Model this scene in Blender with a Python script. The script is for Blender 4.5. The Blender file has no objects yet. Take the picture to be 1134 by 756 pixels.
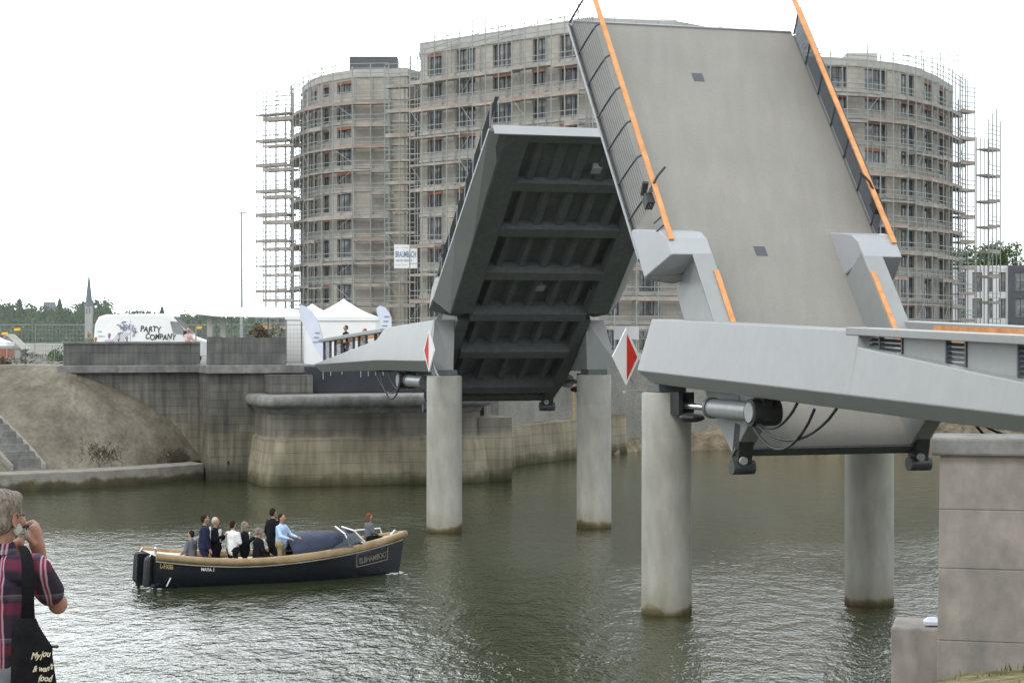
import bpy, bmesh, math, random
from mathutils import Vector, Matrix
R = math.radians
random.seed(7)
sc = bpy.context.scene
# ------------------------------------------------------------------ camera
F_PX, CX, CY, EYE = 2165.0, 567.0, 372.0, 7.5
cam_d = bpy.data.cameras.new('camera'); cam = bpy.data.objects.new('camera', cam_d)
sc.collection.objects.link(cam); sc.camera = cam
cam.location = (0, 0, EYE); cam.rotation_euler = (R(90), 0, 0)
cam_d.sensor_width = 36; cam_d.lens = 36*F_PX/1134
cam_d.shift_y = -(378-CY)/1134
cam_d.clip_start = .5; cam_d.clip_end = 20000
# ------------------------------------------------------------------ world
SUN_EL, SUN_AZ = R(48), R(-150)      # azimuth from +Y clockwise: behind the camera, from the left
w = bpy.data.worlds.new('World'); sc.world = w; w.use_nodes = True
nt = w.node_tree; nt.nodes.clear()
out = nt.nodes.new('ShaderNodeOutputWorld'); bg = nt.nodes.new('ShaderNodeBackground')
sky = nt.nodes.new('ShaderNodeTexSky'); sky.sky_type = 'NISHITA'; sky.sun_disc = False
sky.sun_elevation = SUN_EL; sky.sun_rotation = SUN_AZ; sky.air_density = 1.0; sky.dust_density = 2.5
tc = nt.nodes.new('ShaderNodeTexCoord'); mp = nt.nodes.new('ShaderNodeMapping'); mp.inputs['Scale'].default_value = (1, 1, 3.5)
no = nt.nodes.new('ShaderNodeTexNoise'); no.inputs['Scale'].default_value = 3.0; no.inputs['Detail'].default_value = 7; no.inputs['Roughness'].default_value = .6
rp = nt.nodes.new('ShaderNodeValToRGB'); rp.color_ramp.elements[0].position = .30; rp.color_ramp.elements[0].color = (.6, .6, .6, 1)
rp.color_ramp.elements[1].position = .52; rp.color_ramp.elements[1].color = (.97, .97, .97, 1)
mx = nt.nodes.new('ShaderNodeMix'); mx.data_type = 'RGBA'; mx.inputs[7].default_value = (13.0, 13.6, 13.9, 1)   # thick white cloud
nt.links.new(tc.outputs['Generated'], mp.inputs[0]); nt.links.new(mp.outputs[0], no.inputs[0]); nt.links.new(no.outputs[0], rp.inputs[0])
# bright patch added to the overcast at upper left, so the water reflects brighter
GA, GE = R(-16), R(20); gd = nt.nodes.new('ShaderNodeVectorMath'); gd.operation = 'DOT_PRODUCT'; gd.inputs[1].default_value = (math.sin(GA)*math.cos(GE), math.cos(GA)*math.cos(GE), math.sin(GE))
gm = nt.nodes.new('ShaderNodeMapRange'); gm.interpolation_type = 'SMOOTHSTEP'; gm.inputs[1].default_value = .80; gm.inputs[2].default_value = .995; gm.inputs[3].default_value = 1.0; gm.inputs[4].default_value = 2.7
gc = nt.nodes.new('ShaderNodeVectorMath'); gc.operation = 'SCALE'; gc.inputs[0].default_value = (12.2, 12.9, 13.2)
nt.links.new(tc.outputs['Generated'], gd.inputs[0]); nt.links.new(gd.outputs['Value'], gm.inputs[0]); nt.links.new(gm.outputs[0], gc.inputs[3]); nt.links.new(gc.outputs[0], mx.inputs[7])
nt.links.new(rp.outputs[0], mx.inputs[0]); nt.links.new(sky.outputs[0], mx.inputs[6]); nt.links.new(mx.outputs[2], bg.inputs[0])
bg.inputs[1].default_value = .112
nt.links.new(bg.outputs[0], out.inputs[0])
sd = bpy.data.lights.new('sun', 'SUN'); sd.energy = 1.15; sd.angle = R(18); sd.color = (1, .96, .9)
sun = bpy.data.objects.new('sun', sd); sc.collection.objects.link(sun)
sdir = Vector((math.sin(SUN_AZ)*math.cos(SUN_EL), math.cos(SUN_AZ)*math.cos(SUN_EL), math.sin(SUN_EL)))
sun.rotation_euler = (-sdir).to_track_quat('-Z', 'Y').to_euler()
sc.view_settings.view_transform = 'Standard'; sc.view_settings.look = 'None'
sc.view_settings.exposure = 0.06; sc.view_settings.gamma = 1; sc.view_settings.use_curve_mapping = False
sc.render.filter_size = 2.4
sc.cycles.max_bounces = 6; sc.cycles.transparent_max_bounces = 24; sc.cycles.volume_bounces = 0

# ------------------------------------------------------------------ materials
BASE = .80      # measured base colours run a little high: scale all but whites and near blacks
def base(c): return c if (c is None or max(c) > .69 or max(c) < .05) else tuple(x*BASE for x in c)
def mat(name, c1, c2=None, scale=2.0, rough=.7, metal=0.0, bump=0.0, detail=5, coords='Object', stretch=(1, 1, 1), spec=.5, lo=.35, hi=.65, alpha=1.0):
    c1, c2 = base(c1), base(c2)
    m = bpy.data.materials.new(name); m.use_nodes = True; n = m.node_tree; b = n.nodes['Principled BSDF']
    b.inputs['Roughness'].default_value = rough; b.inputs['Metallic'].default_value = metal; b.inputs['Specular IOR Level'].default_value = spec
    b.inputs['Base Color'].default_value = (*c1, 1); b.inputs['Alpha'].default_value = alpha
    if c2 or bump:
        t = n.nodes.new('ShaderNodeTexCoord'); p = n.nodes.new('ShaderNodeMapping'); p.inputs['Scale'].default_value = stretch
        x = n.nodes.new('ShaderNodeTexNoise'); x.inputs['Scale'].default_value = scale; x.inputs['Detail'].default_value = detail; x.inputs['Roughness'].default_value = .62
        n.links.new(t.outputs[coords], p.inputs[0]); n.links.new(p.outputs[0], x.inputs[0])
        if c2:
            r = n.nodes.new('ShaderNodeValToRGB'); r.color_ramp.elements[0].position = lo; r.color_ramp.elements[1].position = hi
            r.color_ramp.elements[0].color = (*c1, 1); r.color_ramp.elements[1].color = (*c2, 1)
            n.links.new(x.outputs[0], r.inputs[0]); n.links.new(r.outputs[0], b.inputs['Base Color'])
        if bump:
            u = n.nodes.new('ShaderNodeBump'); u.inputs['Strength'].default_value = 1; u.inputs['Distance'].default_value = bump
            n.links.new(x.outputs[0], u.inputs['Height']); n.links.new(u.outputs[0], b.inputs['Normal'])
    return m

def mul_noise(m, scale, lo, hi, stretch=(1, 1, 1), coords='Object', p0=.35, p1=.65):
    """multiply the base colour by a second, larger noise (stains)"""
    n = m.node_tree; b = n.nodes['Principled BSDF']
    t = n.nodes.new('ShaderNodeTexCoord'); p = n.nodes.new('ShaderNodeMapping'); p.inputs['Scale'].default_value = stretch
    x = n.nodes.new('ShaderNodeTexNoise'); x.inputs['Scale'].default_value = scale; x.inputs['Detail'].default_value = 6
    r = n.nodes.new('ShaderNodeValToRGB'); r.color_ramp.elements[0].position = p0; r.color_ramp.elements[1].position = p1
    r.color_ramp.elements[0].color = (*lo, 1); r.color_ramp.elements[1].color = (*hi, 1)
    q = n.nodes.new('ShaderNodeMix'); q.data_type = 'RGBA'; q.blend_type = 'MULTIPLY'; q.inputs[0].default_value = 1
    n.links.new(t.outputs[coords], p.inputs[0]); n.links.new(p.outputs[0], x.inputs[0]); n.links.new(x.outputs[0], r.inputs[0])
    if b.inputs['Base Color'].links: n.links.new(b.inputs['Base Color'].links[0].from_socket, q.inputs[6])
    else: q.inputs[6].default_value = b.inputs['Base Color'].default_value
    n.links.new(r.outputs[0], q.inputs[7]); n.links.new(q.outputs[2], b.inputs['Base Color'])
    return m

def mul_height(m, stops):
    """bands at fixed heights above the water (tide marks, algae): a ramp over world height, edges broken by noise"""
    n = m.node_tree; b = n.nodes['Principled BSDF']
    g = n.nodes.new('ShaderNodeNewGeometry'); s = n.nodes.new('ShaderNodeSeparateXYZ'); x = n.nodes.new('ShaderNodeTexNoise'); x.inputs['Scale'].default_value = 1.3; x.inputs['Detail'].default_value = 5
    a = n.nodes.new('ShaderNodeMath'); a.operation = 'MULTIPLY_ADD'; a.inputs[1].default_value = .7; k = n.nodes.new('ShaderNodeMath'); k.operation = 'MULTIPLY'; k.inputs[1].default_value = .125
    k2 = n.nodes.new('ShaderNodeMath'); k2.operation = 'SUBTRACT'; k2.inputs[1].default_value = .044
    r = n.nodes.new('ShaderNodeValToRGB'); e = r.color_ramp.elements
    while len(e) < len(stops): e.new(.5)
    for i, (z, c) in enumerate(stops): e[i].position = z/8.0; e[i].color = (*c, 1)
    n.links.new(g.outputs['Position'], s.inputs[0]); n.links.new(g.outputs['Position'], x.inputs[0])
    n.links.new(x.outputs[0], a.inputs[0]); n.links.new(s.outputs[2], a.inputs[2]); n.links.new(a.outputs[0], k.inputs[0]); n.links.new(k.outputs[0], k2.inputs[0]); n.links.new(k2.outputs[0], r.inputs[0])
    q = n.nodes.new('ShaderNodeMix'); q.data_type = 'RGBA'; q.blend_type = 'MULTIPLY'; q.inputs[0].default_value = 1
    if b.inputs['Base Color'].links: n.links.new(b.inputs['Base Color'].links[0].from_socket, q.inputs[6])
    else: q.inputs[6].default_value = b.inputs['Base Color'].default_value
    n.links.new(r.outputs[0], q.inputs[7]); n.links.new(q.outputs[2], b.inputs['Base Color'])
    return m

def brick_mat(name, c1, c2, cm, bw, bh, mortar=.02, rough=.85, bump=.01, bias=0.0):
    c1, c2, cm = base(c1), base(c2), base(cm)
    m = bpy.data.materials.new(name); m.use_nodes = True; n = m.node_tree; b = n.nodes['Principled BSDF']
    b.inputs['Roughness'].default_value = rough; b.inputs['Specular IOR Level'].default_value = .25
    t = n.nodes.new('ShaderNodeTexCoord'); k = n.nodes.new('ShaderNodeTexBrick')
    k.inputs['Scale'].default_value = 1; k.inputs['Brick Width'].default_value = bw; k.inputs['Row Height'].default_value = bh
    k.inputs['Mortar Size'].default_value = mortar; k.inputs['Mortar Smooth'].default_value = .3; k.inputs['Bias'].default_value = bias
    k.inputs['Color1'].default_value = (*c1, 1); k.inputs['Color2'].default_value = (*c2, 1); k.inputs['Mortar'].default_value = (*cm, 1)
    n.links.new(t.outputs['UV'], k.inputs[0]); n.links.new(k.outputs[0], b.inputs['Base Color'])
    u = n.nodes.new('ShaderNodeBump'); u.inputs['Distance'].default_value = bump; u.invert = True
    n.links.new(k.outputs[1], u.inputs['Height']); n.links.new(u.outputs[0], b.inputs['Normal'])
    return m

M = {}
M['steel'] = mul_noise(mat('painted_steel', (.36, .375, .38), (.39, .405, .41), .7, rough=.42, spec=.5), 5, (.965, .965, .96), (1.02, 1.02, 1.02), (1, 1, .6))
M['steel_light'] = mat('pale_lit_steel', (.46, .48, .51), (.50, .52, .55), .8, rough=.4)  # lit tone of leaf tips and near root blocks, put into the colour
M['steel_dark'] = mul_noise(mat('dark_and_shaded_steel', (.125, .138, .141), (.15, .162, .165), 1.2, rough=.5), 6, (.85, .85, .85), (1.08, 1.08, 1.08))  # shade on the leaf undersides put into the colour; dark fittings share it
M['deck'] = mul_noise(mul_noise(mat('grit_deck_coating', (.315, .305, .28), (.40, .39, .365), 45, rough=.92, spec=.2, bump=.002), .35, (.93, .93, .935), (1.04, 1.035, 1.03), (1, 1, 1)), 1.4, (.96, .955, .94), (1.02, 1.02, 1.02), (2.2, .3, .3))
M['orange'] = mat('orange_handrail', (.69, .29, .10), (.74, .34, .13), 3, rough=.45)
M['wire'] = mat('stainless_wire', (.11, .125, .14), None, rough=.4, metal=.3)
M['net'] = mat('wire_net', (.27, .31, .35), (.31, .35, .39), 4, rough=.5, alpha=.7)
M['black'] = mat('black_rubber', (.02, .021, .023), (.035, .036, .038), 8, rough=.55)
M['chrome'] = mat('polished_piston_rod', (.8, .82, .84), None, rough=.18, metal=1)
M['cyl'] = mat('grey_cylinder_paint', (.36, .38, .39), (.42, .44, .45), 5, rough=.35)
M['concrete'] = mul_height(mul_noise(mat('pier_concrete', (.47, .465, .43), (.56, .555, .52), 3.5, rough=.85, spec=.25, bump=.004, stretch=(1, 1, .35)), 1.1, (.86, .85, .80), (1.06, 1.06, 1.06), (1, 1, .3)),
    [(.0, (.16, .13, .07)), (.14, (.36, .29, .16)), (.26, (.82, .78, .70)), (.9, (.97, .96, .94)), (4.75, (1, 1, 1)), (4.83, (.92, .925, .91))])
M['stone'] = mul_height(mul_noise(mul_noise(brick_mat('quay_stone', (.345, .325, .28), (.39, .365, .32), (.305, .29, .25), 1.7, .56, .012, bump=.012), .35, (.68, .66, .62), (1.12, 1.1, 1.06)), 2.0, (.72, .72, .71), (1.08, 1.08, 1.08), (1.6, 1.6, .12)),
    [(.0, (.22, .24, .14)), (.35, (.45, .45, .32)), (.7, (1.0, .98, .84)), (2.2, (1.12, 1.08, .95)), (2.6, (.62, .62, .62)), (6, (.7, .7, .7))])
M['stone_dark'] = mul_height(mul_noise(mul_noise(brick_mat('dark_quay_stone', (.205, .20, .187), (.26, .253, .237), (.175, .171, .161), 1.05, .42, .014, bump=.012), .5, (.6, .6, .58), (1.15, 1.12, 1.08)), 2.2, (.6, .6, .6), (1.15, 1.15, 1.12), (1.8, 1.8, .14)),
    [(.0, (.25, .27, .14)), (.4, (.5, .48, .34)), (.9, (1.25, 1.2, 1.05)), (2.4, (1.15, 1.1, .95)), (3.6, (.85, .86, .86)), (6, (.9, .9, .9))])
M['cap_stone'] = mul_noise(mat('cap_stone', (.20, .20, .19), (.31, .305, .29), 3, rough=.8, bump=.01), 1.4, (.7, .7, .7), (1.1, 1.1, 1.1), (1, 1, .3))
M['parapet'] = mul_noise(mul_noise(brick_mat('parapet_stone', (.155, .155, .155), (.20, .20, .195), (.12, .12, .12), 1.5, .55, .012, bump=.01), 1.2, (.8, .8, .8), (1.12, 1.1, 1.08)), 3, (.8, .8, .8), (1.1, 1.1, 1.1), (2, 2, .15))
M['pink_stone'] = mul_noise(mul_noise(mat('sandstone_block', (.32, .297, .277), (.385, .358, .335), 5, rough=.85, bump=.01, stretch=(1, 1, .5)), 1.3, (.75, .76, .76), (1.1, 1.06, 1.04)), 3, (.90, .90, .91), (1.05, 1.05, 1.04), (1, 1, .5))
M['slope'] = mul_noise(mul_noise(mat('cobble_slope', (.20, .185, .16), (.28, .26, .23), 4.5, rough=.95, spec=.15, bump=.05, detail=8), .35, (.68, .65, .60), (1.2, 1.18, 1.12)), 1.3, (.82, .80, .76), (1.1, 1.1, 1.08), (1, 1, 1))
M['ledge'] = mul_height(mat('ledge_stone', (.26, .245, .21), (.38, .36, .32), 2, rough=.9, bump=.02), [(.0, (.18, .17, .10)), (.3, (.35, .32, .2)), (.45, (1, 1, 1)), (3, (1, 1, 1))])
M['gravel'] = mul_noise(mat('gravel_ground', (.25, .24, .215), (.42, .41, .375), 12, rough=.95, bump=.04, spec=.15), .4, (.8, .8, .78), (1.1, 1.1, 1.1))
M['bank'] = mul_noise(mat('rough_bank', (.20, .165, .125), (.36, .31, .25), 1.8, rough=.95, bump=.15, detail=8, spec=.1), .5, (.6, .58, .5), (1.15, 1.12, 1.05))
M['dirt'] = mul_noise(mat('dry_grass_soil', (.13, .12, .055), (.36, .31, .22), 4, rough=.95, bump=.06, detail=8, spec=.1), 1.2, (.6, .65, .45), (1.2, 1.15, 1.1))
M['blockwork'] = mul_noise(brick_mat('block_masonry', (.48, .45, .395), (.57, .535, .475), (.38, .355, .31), .75, .5, .02, bump=.005), .3, (.86, .86, .85), (1.05, 1.05, 1.05))
M['slab'] = mat('slab_concrete', (.46, .45, .42), (.58, .565, .53), 1, rough=.85)
M['pane'] = mat('window_glass', (.07, .08, .085), (.42, .43, .42), .22, rough=.1, spec=.8, lo=.42, hi=.6)  # pale patches in the base colour stand in for reflected sky
M['frame'] = mat('grey_window_frame', (.05, .058, .062), None, rough=.5)
M['lintel'] = mat('red_shutter_box', (.36, .13, .085), (.46, .19, .13), 2, rough=.7)
M['lintel_tan'] = mat('weathered_yellow', (.42, .30, .12), (.5, .37, .17), 2, rough=.7)
M['galv'] = mat('galvanised_tube', (.34, .36, .355), (.44, .46, .45), 6, rough=.5, metal=.1)
M['plank'] = mat('scaffold_boards', (.30, .27, .235), (.50, .46, .41), .8, rough=.8)
M['toe'] = mat('toe_boards', (.38, .24, .19), (.44, .36, .31), .5, rough=.8)
M['white'] = mat('white_paint', (.78, .79, .80), (.84, .85, .86), .6, rough=.35)
M['tent'] = mat('white_canvas', (.82, .83, .84), (.88, .88, .88), 1, rough=.85)
M['flag'] = mat('pale_banner_cloth', (.62, .66, .80), (.72, .75, .86), 1, rough=.85)
M['red'] = mat('signal_red', (.62, .035, .025), (.70, .05, .035), 4, rough=.4)
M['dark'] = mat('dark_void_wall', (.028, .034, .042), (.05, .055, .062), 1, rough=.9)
M['yellow'] = mat('amber_marker', (.80, .42, .03), (.86, .5, .05), 5, rough=.5)
M['hull'] = mat('navy_hull', (.007, .009, .015), (.011, .014, .021), 2, rough=.22, spec=.6)
M['navy_cloth'] = mul_noise(mat('navy_canvas', (.024, .036, .075), (.036, .05, .095), 4, rough=.8, bump=.02), 2, (.85, .85, .85), (1.2, 1.2, 1.2))
M['teak'] = mul_noise(mat('tan_rub_rail', (.48, .33, .17), (.60, .44, .26), 2, rough=.6), 3, (.85, .85, .85), (1.1, 1.1, 1.1))
M['cream'] = mat('cream_deck', (.62, .58, .50), (.70, .66, .58), 2, rough=.6)
M['perspex'] = mat('smoky_perspex', (.16, .18, .2), None, rough=.1, alpha=.55)
M['leaf'] = mul_noise(mat('leaves', (.065, .115, .035), (.14, .215, .075), .25, rough=.9, spec=.15), .03, (.7, .75, .75), (1.2, 1.2, 1.1))
M['leaf_bright'] = mat('bright_leaves', (.06, .11, .025), (.12, .18, .05), .8, rough=.9, spec=.15)
M['bark'] = mat('bark', (.06, .045, .03), (.10, .08, .055), 5, rough=.95)
M['slate'] = mat('slate_roof', (.09, .11, .14), (.13, .15, .18), .4, rough=.6)
M['plaster'] = mat('pale_tower_stone', (.42, .41, .39), (.5, .49, .46), .3, rough=.8)
M['asphalt_grey'] = mat('dark_grey_cladding', (.085, .09, .105), (.11, .115, .13), .6, rough=.6)
M['render_white'] = mat('white_render', (.74, .76, .77), (.80, .82, .83), .5, rough=.7)
M['ink'] = mat('dark_lettering', (.03, .05, .055), None, rough=.6)
M['ink_blue'] = mat('blue_lettering', (.10, .24, .44), (.16, .32, .52), 20, rough=.6)
M['ink_pale'] = mat('grey_blue_drawing', (.30, .34, .48), (.40, .44, .56), 5, rough=.6)
M['ink_cream'] = mat('cream_lettering', (.66, .60, .45), None, rough=.8)
M['ink_hull'] = mat('worn_name_lettering', (.22, .20, .16), (.34, .31, .25), 8, rough=.6)
M['ink_gold'] = mat('gold_lettering', (.66, .50, .22), None, rough=.5)
M['blue_thing'] = mat('blue_paint', (.06, .16, .34), None, rough=.5)
M['tyre'] = mat('tyre_rubber', (.02, .02, .02), None, rough=.8)

# water: dark green body with wind ripples
M['tube'] = mat('scaffold_tube', (.30, .33, .32), (.40, .43, .42), 6, rough=.5, metal=.1)
wm = bpy.data.materials.new('harbour_water'); wm.use_nodes = True; n = wm.node_tree; b = n.nodes['Principled BSDF']
b.inputs['Roughness'].default_value = .06; b.inputs['IOR'].default_value = 1.33; b.inputs['Specular IOR Level'].default_value = .5
t = n.nodes.new('ShaderNodeTexCoord')
def wn(scale, detail, stretch, rot=0):
    p = n.nodes.new('ShaderNodeMapping'); p.inputs['Scale'].default_value = stretch; p.inputs['Rotation'].default_value = (0, 0, rot)
    x = n.nodes.new('ShaderNodeTexNoise'); x.inputs['Scale'].default_value = scale; x.inputs['Detail'].default_value = detail; x.inputs['Roughness'].default_value = .55
    n.links.new(t.outputs['Object'], p.inputs[0]); n.links.new(p.outputs[0], x.inputs[0]); return x
big = wn(.055, 3, (1, .6, 1), .3); r = n.nodes.new('ShaderNodeValToRGB')
r.color_ramp.elements[0].position = .35; r.color_ramp.elements[1].position = .65
r.color_ramp.elements[0].color = (.026, .034, .015, 1); r.color_ramp.elements[1].color = (.040, .048, .022, 1)
n.links.new(big.outputs[0], r.inputs[0]); n.links.new(r.outputs[0], b.inputs['Base Color'])
a1 = wn(1.5, 5, (1, .55, 1), .25); a2 = wn(5.5, 3, (1, .6, 1), -.15)
ad = n.nodes.new('ShaderNodeMath'); ad.operation = 'MULTIPLY_ADD'; ad.inputs[1].default_value = .38
n.links.new(a2.outputs[0], ad.inputs[0]); n.links.new(a1.outputs[0], ad.inputs[2])
amp = n.nodes.new('ShaderNodeMapRange'); amp.inputs[1].default_value = .35; amp.inputs[2].default_value = .62; amp.inputs[3].default_value = .35; amp.inputs[4].default_value = 1.0
n.links.new(big.outputs[0], amp.inputs[0])
bu = n.nodes.new('ShaderNodeBump'); bu.inputs['Distance'].default_value = .20
sx = n.nodes.new('ShaderNodeSeparateXYZ'); ym = n.nodes.new('ShaderNodeMapRange'); ym.interpolation_type = 'SMOOTHSTEP'; ym.inputs[1].default_value = 58; ym.inputs[2].default_value = 84; ym.inputs[3].default_value = 1.0; ym.inputs[4].default_value = .36
xm = n.nodes.new('ShaderNodeMapRange'); xm.interpolation_type = 'SMOOTHSTEP'; xm.inputs[1].default_value = -4; xm.inputs[2].default_value = 2; xm.inputs[3].default_value = 1.0; xm.inputs[4].default_value = .72
mu = n.nodes.new('ShaderNodeMath'); mu.operation = 'MULTIPLY'; mu2 = n.nodes.new('ShaderNodeMath'); mu2.operation = 'MULTIPLY'
n.links.new(t.outputs['Object'], sx.inputs[0]); n.links.new(sx.outputs[1], ym.inputs[0]); n.links.new(sx.outputs[0], xm.inputs[0]); n.links.new(amp.outputs[0], mu.inputs[0]); n.links.new(ym.outputs[0], mu.inputs[1]); n.links.new(mu.outputs[0], mu2.inputs[0]); n.links.new(xm.outputs[0], mu2.inputs[1])
n.links.new(mu2.outputs[0], bu.inputs['Strength']); n.links.new(ad.outputs[0], bu.inputs['Height']); n.links.new(bu.outputs[0], b.inputs['Normal'])
M['water'] = wm

# ------------------------------------------------------------------ builders
COL = sc.collection
ORG = {}
def tag(o, label=None, cat=None, group=None, kind=None):
    for k, v_ in (('label', label), ('category', cat), ('group', group), ('kind', kind)):
        if v_: o[k] = v_
    return o
def thing(name, label, cat, loc=(0, 0, 0), rz=0, group=None):
    o = bpy.data.objects.new(name, None); o.empty_display_size = .3; COL.objects.link(o)
    o.location = loc; o.rotation_euler = (0, 0, rz)
    ORG[o.name] = Vector(loc)
    return tag(o, label, cat, group)

class MB:
    """collects faces; 'world' builders are shifted to the parent's origin when built"""
    def __init__(s): s.v = []; s.f = []; s.mi = []
    def add(s, vs, fs, mi=0):
        k = len(s.v); s.v += [Vector(p) for p in vs]
        for f in fs: s.f.append([i+k for i in f]); s.mi.append(mi)
        return s
    def box(s, x0, x1, y0, y1, z0, z1, mi=0, T=None):
        vs = [Vector((x, y, z)) for z in (z0, z1) for y in (y0, y1) for x in (x0, x1)]
        if T: vs = [T(*p) for p in vs]
        return s.add(vs, [(0, 2, 3, 1), (4, 5, 7, 6), (0, 1, 5, 4), (2, 6, 7, 3), (0, 4, 6, 2), (1, 3, 7, 5)], mi)
    def loft(s, secs, caps=True, closed=True, mi=0):
        m = len(secs[0]); vs = [p for q in secs for p in q]; fs = []
        for i in range(len(secs)-1):
            for j in range(m if closed else m-1):
                a, b_ = i*m+j, i*m+(j+1) % m
                fs.append((a, b_, b_+m, a+m))
        if caps: fs += [tuple(range(m))[::-1], tuple((len(secs)-1)*m+j for j in range(m))]
        return s.add(vs, fs, mi)
    def tube(s, pts, r, n_=6, mi=0, caps=True):
        pts = [Vector(p) for p in pts]; rs = r if isinstance(r, (list, tuple)) else [r]*len(pts); secs = []
        ref = None
        for i, p in enumerate(pts):
            d = (pts[min(i+1, len(pts)-1)]-pts[max(i-1, 0)]).normalized()
            if ref is None: ref = Vector((0, 0, 1)) if abs(d.z) < .9 else Vector((1, 0, 0))
            a = d.cross(ref).normalized(); c = a.cross(d)
            if a.length < 1e-6: a = Vector((1, 0, 0)); c = a.cross(d)
            ref = c
            secs.append([p+rs[i]*(math.cos(k*2*math.pi/n_)*a+math.sin(k*2*math.pi/n_)*c) for k in range(n_)])
        return s.loft(secs, caps, True, mi)
    def lathe(s, c, prof, n_=24, mi=0):
        c = Vector(c)
        return s.loft([[c+Vector((rr*math.cos(k*2*math.pi/n_), rr*math.sin(k*2*math.pi/n_), z)) for k in range(n_)] for rr, z in prof], True, True, mi)
    def ell(s, c, rx, ry, rz, n_=12, m_=8, rot=None, mi=0):
        c = Vector(c); vs = []; fs = []
        for i in range(m_+1):
            th = math.pi*i/m_
            for k in range(n_):
                p = Vector((rx*math.sin(th)*math.cos(k*2*math.pi/n_), ry*math.sin(th)*math.sin(k*2*math.pi/n_), -rz*math.cos(th)))
                if rot: p = rot @ p
                vs.append(c+p)
        for i in range(m_):
            for k in range(n_): a = i*n_+k; b_ = i*n_+(k+1) % n_; fs.append((a, b_, b_+n_, a+n_))
        return s.add(vs, fs, mi)
    def cap(s, p0, p1, r0, r1, flat=1.0, n_=10):
        """tapered capsule"""
        p0 = Vector(p0); p1 = Vector(p1); L_ = (p1-p0).length; d = (p1-p0)/max(L_, 1e-6); pts = []; rs = []
        for k in range(4): a = math.pi/2*(k/4); pts.append(p0-d*r0*math.cos(a)); rs.append(max(r0*math.sin(a), 1e-4))
        pts += [p0, p1]; rs += [r0, r1]
        for k in range(3, -1, -1): a = math.pi/2*(k/4); pts.append(p1+d*r1*math.cos(a)); rs.append(max(r1*math.sin(a), 1e-4))
        return s.tube(pts, rs, n_)
    def build(s, name, m, parent=None, org=None, smooth=False, bevel=0, remesh=0, label=None, rl=0, angle=35):
        o3 = Vector((0, 0, 0)) if org is None else Vector(org)
        if parent is not None and org is None: o3 = ORG[parent.name]
        me = bpy.data.meshes.new(name); me.from_pydata([p-o3 for p in s.v], [], s.f)
        ms = m if isinstance(m, (list, tuple)) else [m]
        for q in ms: me.materials.append(q)
        for i, p in enumerate(me.polygons): p.material_index = s.mi[i] if len(ms) > 1 else 0
        me.validate(); me.update()
        bm = bmesh.new(); bm.from_mesh(me); bmesh.ops.recalc_face_normals(bm, faces=bm.faces)
        uvl = bm.loops.layers.uv.new('UVMap')
        for f in bm.faces:
            nn = f.normal
            if abs(nn.z) > .75:
                for l in f.loops: l[uvl].uv = (l.vert.co.x+o3.x, l.vert.co.y+o3.y)
            else:
                tt = Vector((-nn.y, nn.x, 0)).normalized()
                for l in f.loops: c = l.vert.co+o3; l[uvl].uv = (c.dot(tt), c.z)
        bm.to_mesh(me); bm.free()
        o = bpy.data.objects.new(name, me); COL.objects.link(o)
        if parent is not None: o.parent = parent
        elif org is not None: o.location = o3
        ORG[o.name] = o3
        if remesh:
            d = o.modifiers.new('Remesh', 'REMESH'); d.mode = 'VOXEL'; d.voxel_size = remesh; d.use_smooth_shade = True
            d = o.modifiers.new('Smooth', 'SMOOTH'); d.iterations = 4; d.factor = .5
        if bevel:
            d = o.modifiers.new('Bevel', 'BEVEL'); d.width = bevel; d.segments = 2; d.limit_method = 'ANGLE'; d.angle_limit = R(30)
        if smooth:
            for p in me.polygons: p.use_smooth = True
            if not remesh:
                me.set_sharp_from_angle(angle=R(angle))
        if label: o['label'] = label
        return o
def W(px, py, Y): return Vector(((px-CX)/F_PX*Y, Y, EYE-(py-CY)/F_PX*Y))
def text_mesh(body, size, name, m, T, parent, extrude=.004, shear=0, offset=0, org=None, align='LEFT'):
    """letters on a surface: T maps (x, y, depth) to the world"""
    cu = bpy.data.curves.new(name, 'FONT'); cu.body = body; cu.size = size; cu.extrude = extrude; cu.shear = shear; cu.offset = offset; cu.align_x = align
    to = bpy.data.objects.new(name, cu); COL.objects.link(to); dg = bpy.context.evaluated_depsgraph_get(); dg.update()
    me = bpy.data.meshes.new_from_object(to.evaluated_get(dg)); COL.objects.unlink(to); bpy.data.objects.remove(to)
    mb = MB(); mb.add([T(*v_.co) for v_ in me.vertices], [tuple(p.vertices) for p in me.polygons]); bpy.data.meshes.remove(me)
    return mb.build(name, m, parent, org=org)

# bridge frame: a along the bridge away from the camera, b across to the right
O = Vector((7.11, 53.96, 0)); U = Vector((-.294, .9558, 0)).normalized(); V = Vector((U.y, -U.x, 0)); ZZ = Vector((0, 0, 1)); SPAN = 23.12
def B(a, b_, z): return O+a*U+b_*V+z*ZZ

# ================================================================== SETTING
def struct(name, mb, m, **k): o = mb.build(name, m, **k); o['kind'] = 'structure'; return o
mb = MB(); mb.add([(-2500, 12, 0), (2500, 12, 0), (2500, 2660, 0), (-2500, 2660, 0)], [(0, 1, 2, 3)]); struct('water', mb, M['water'])
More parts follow.
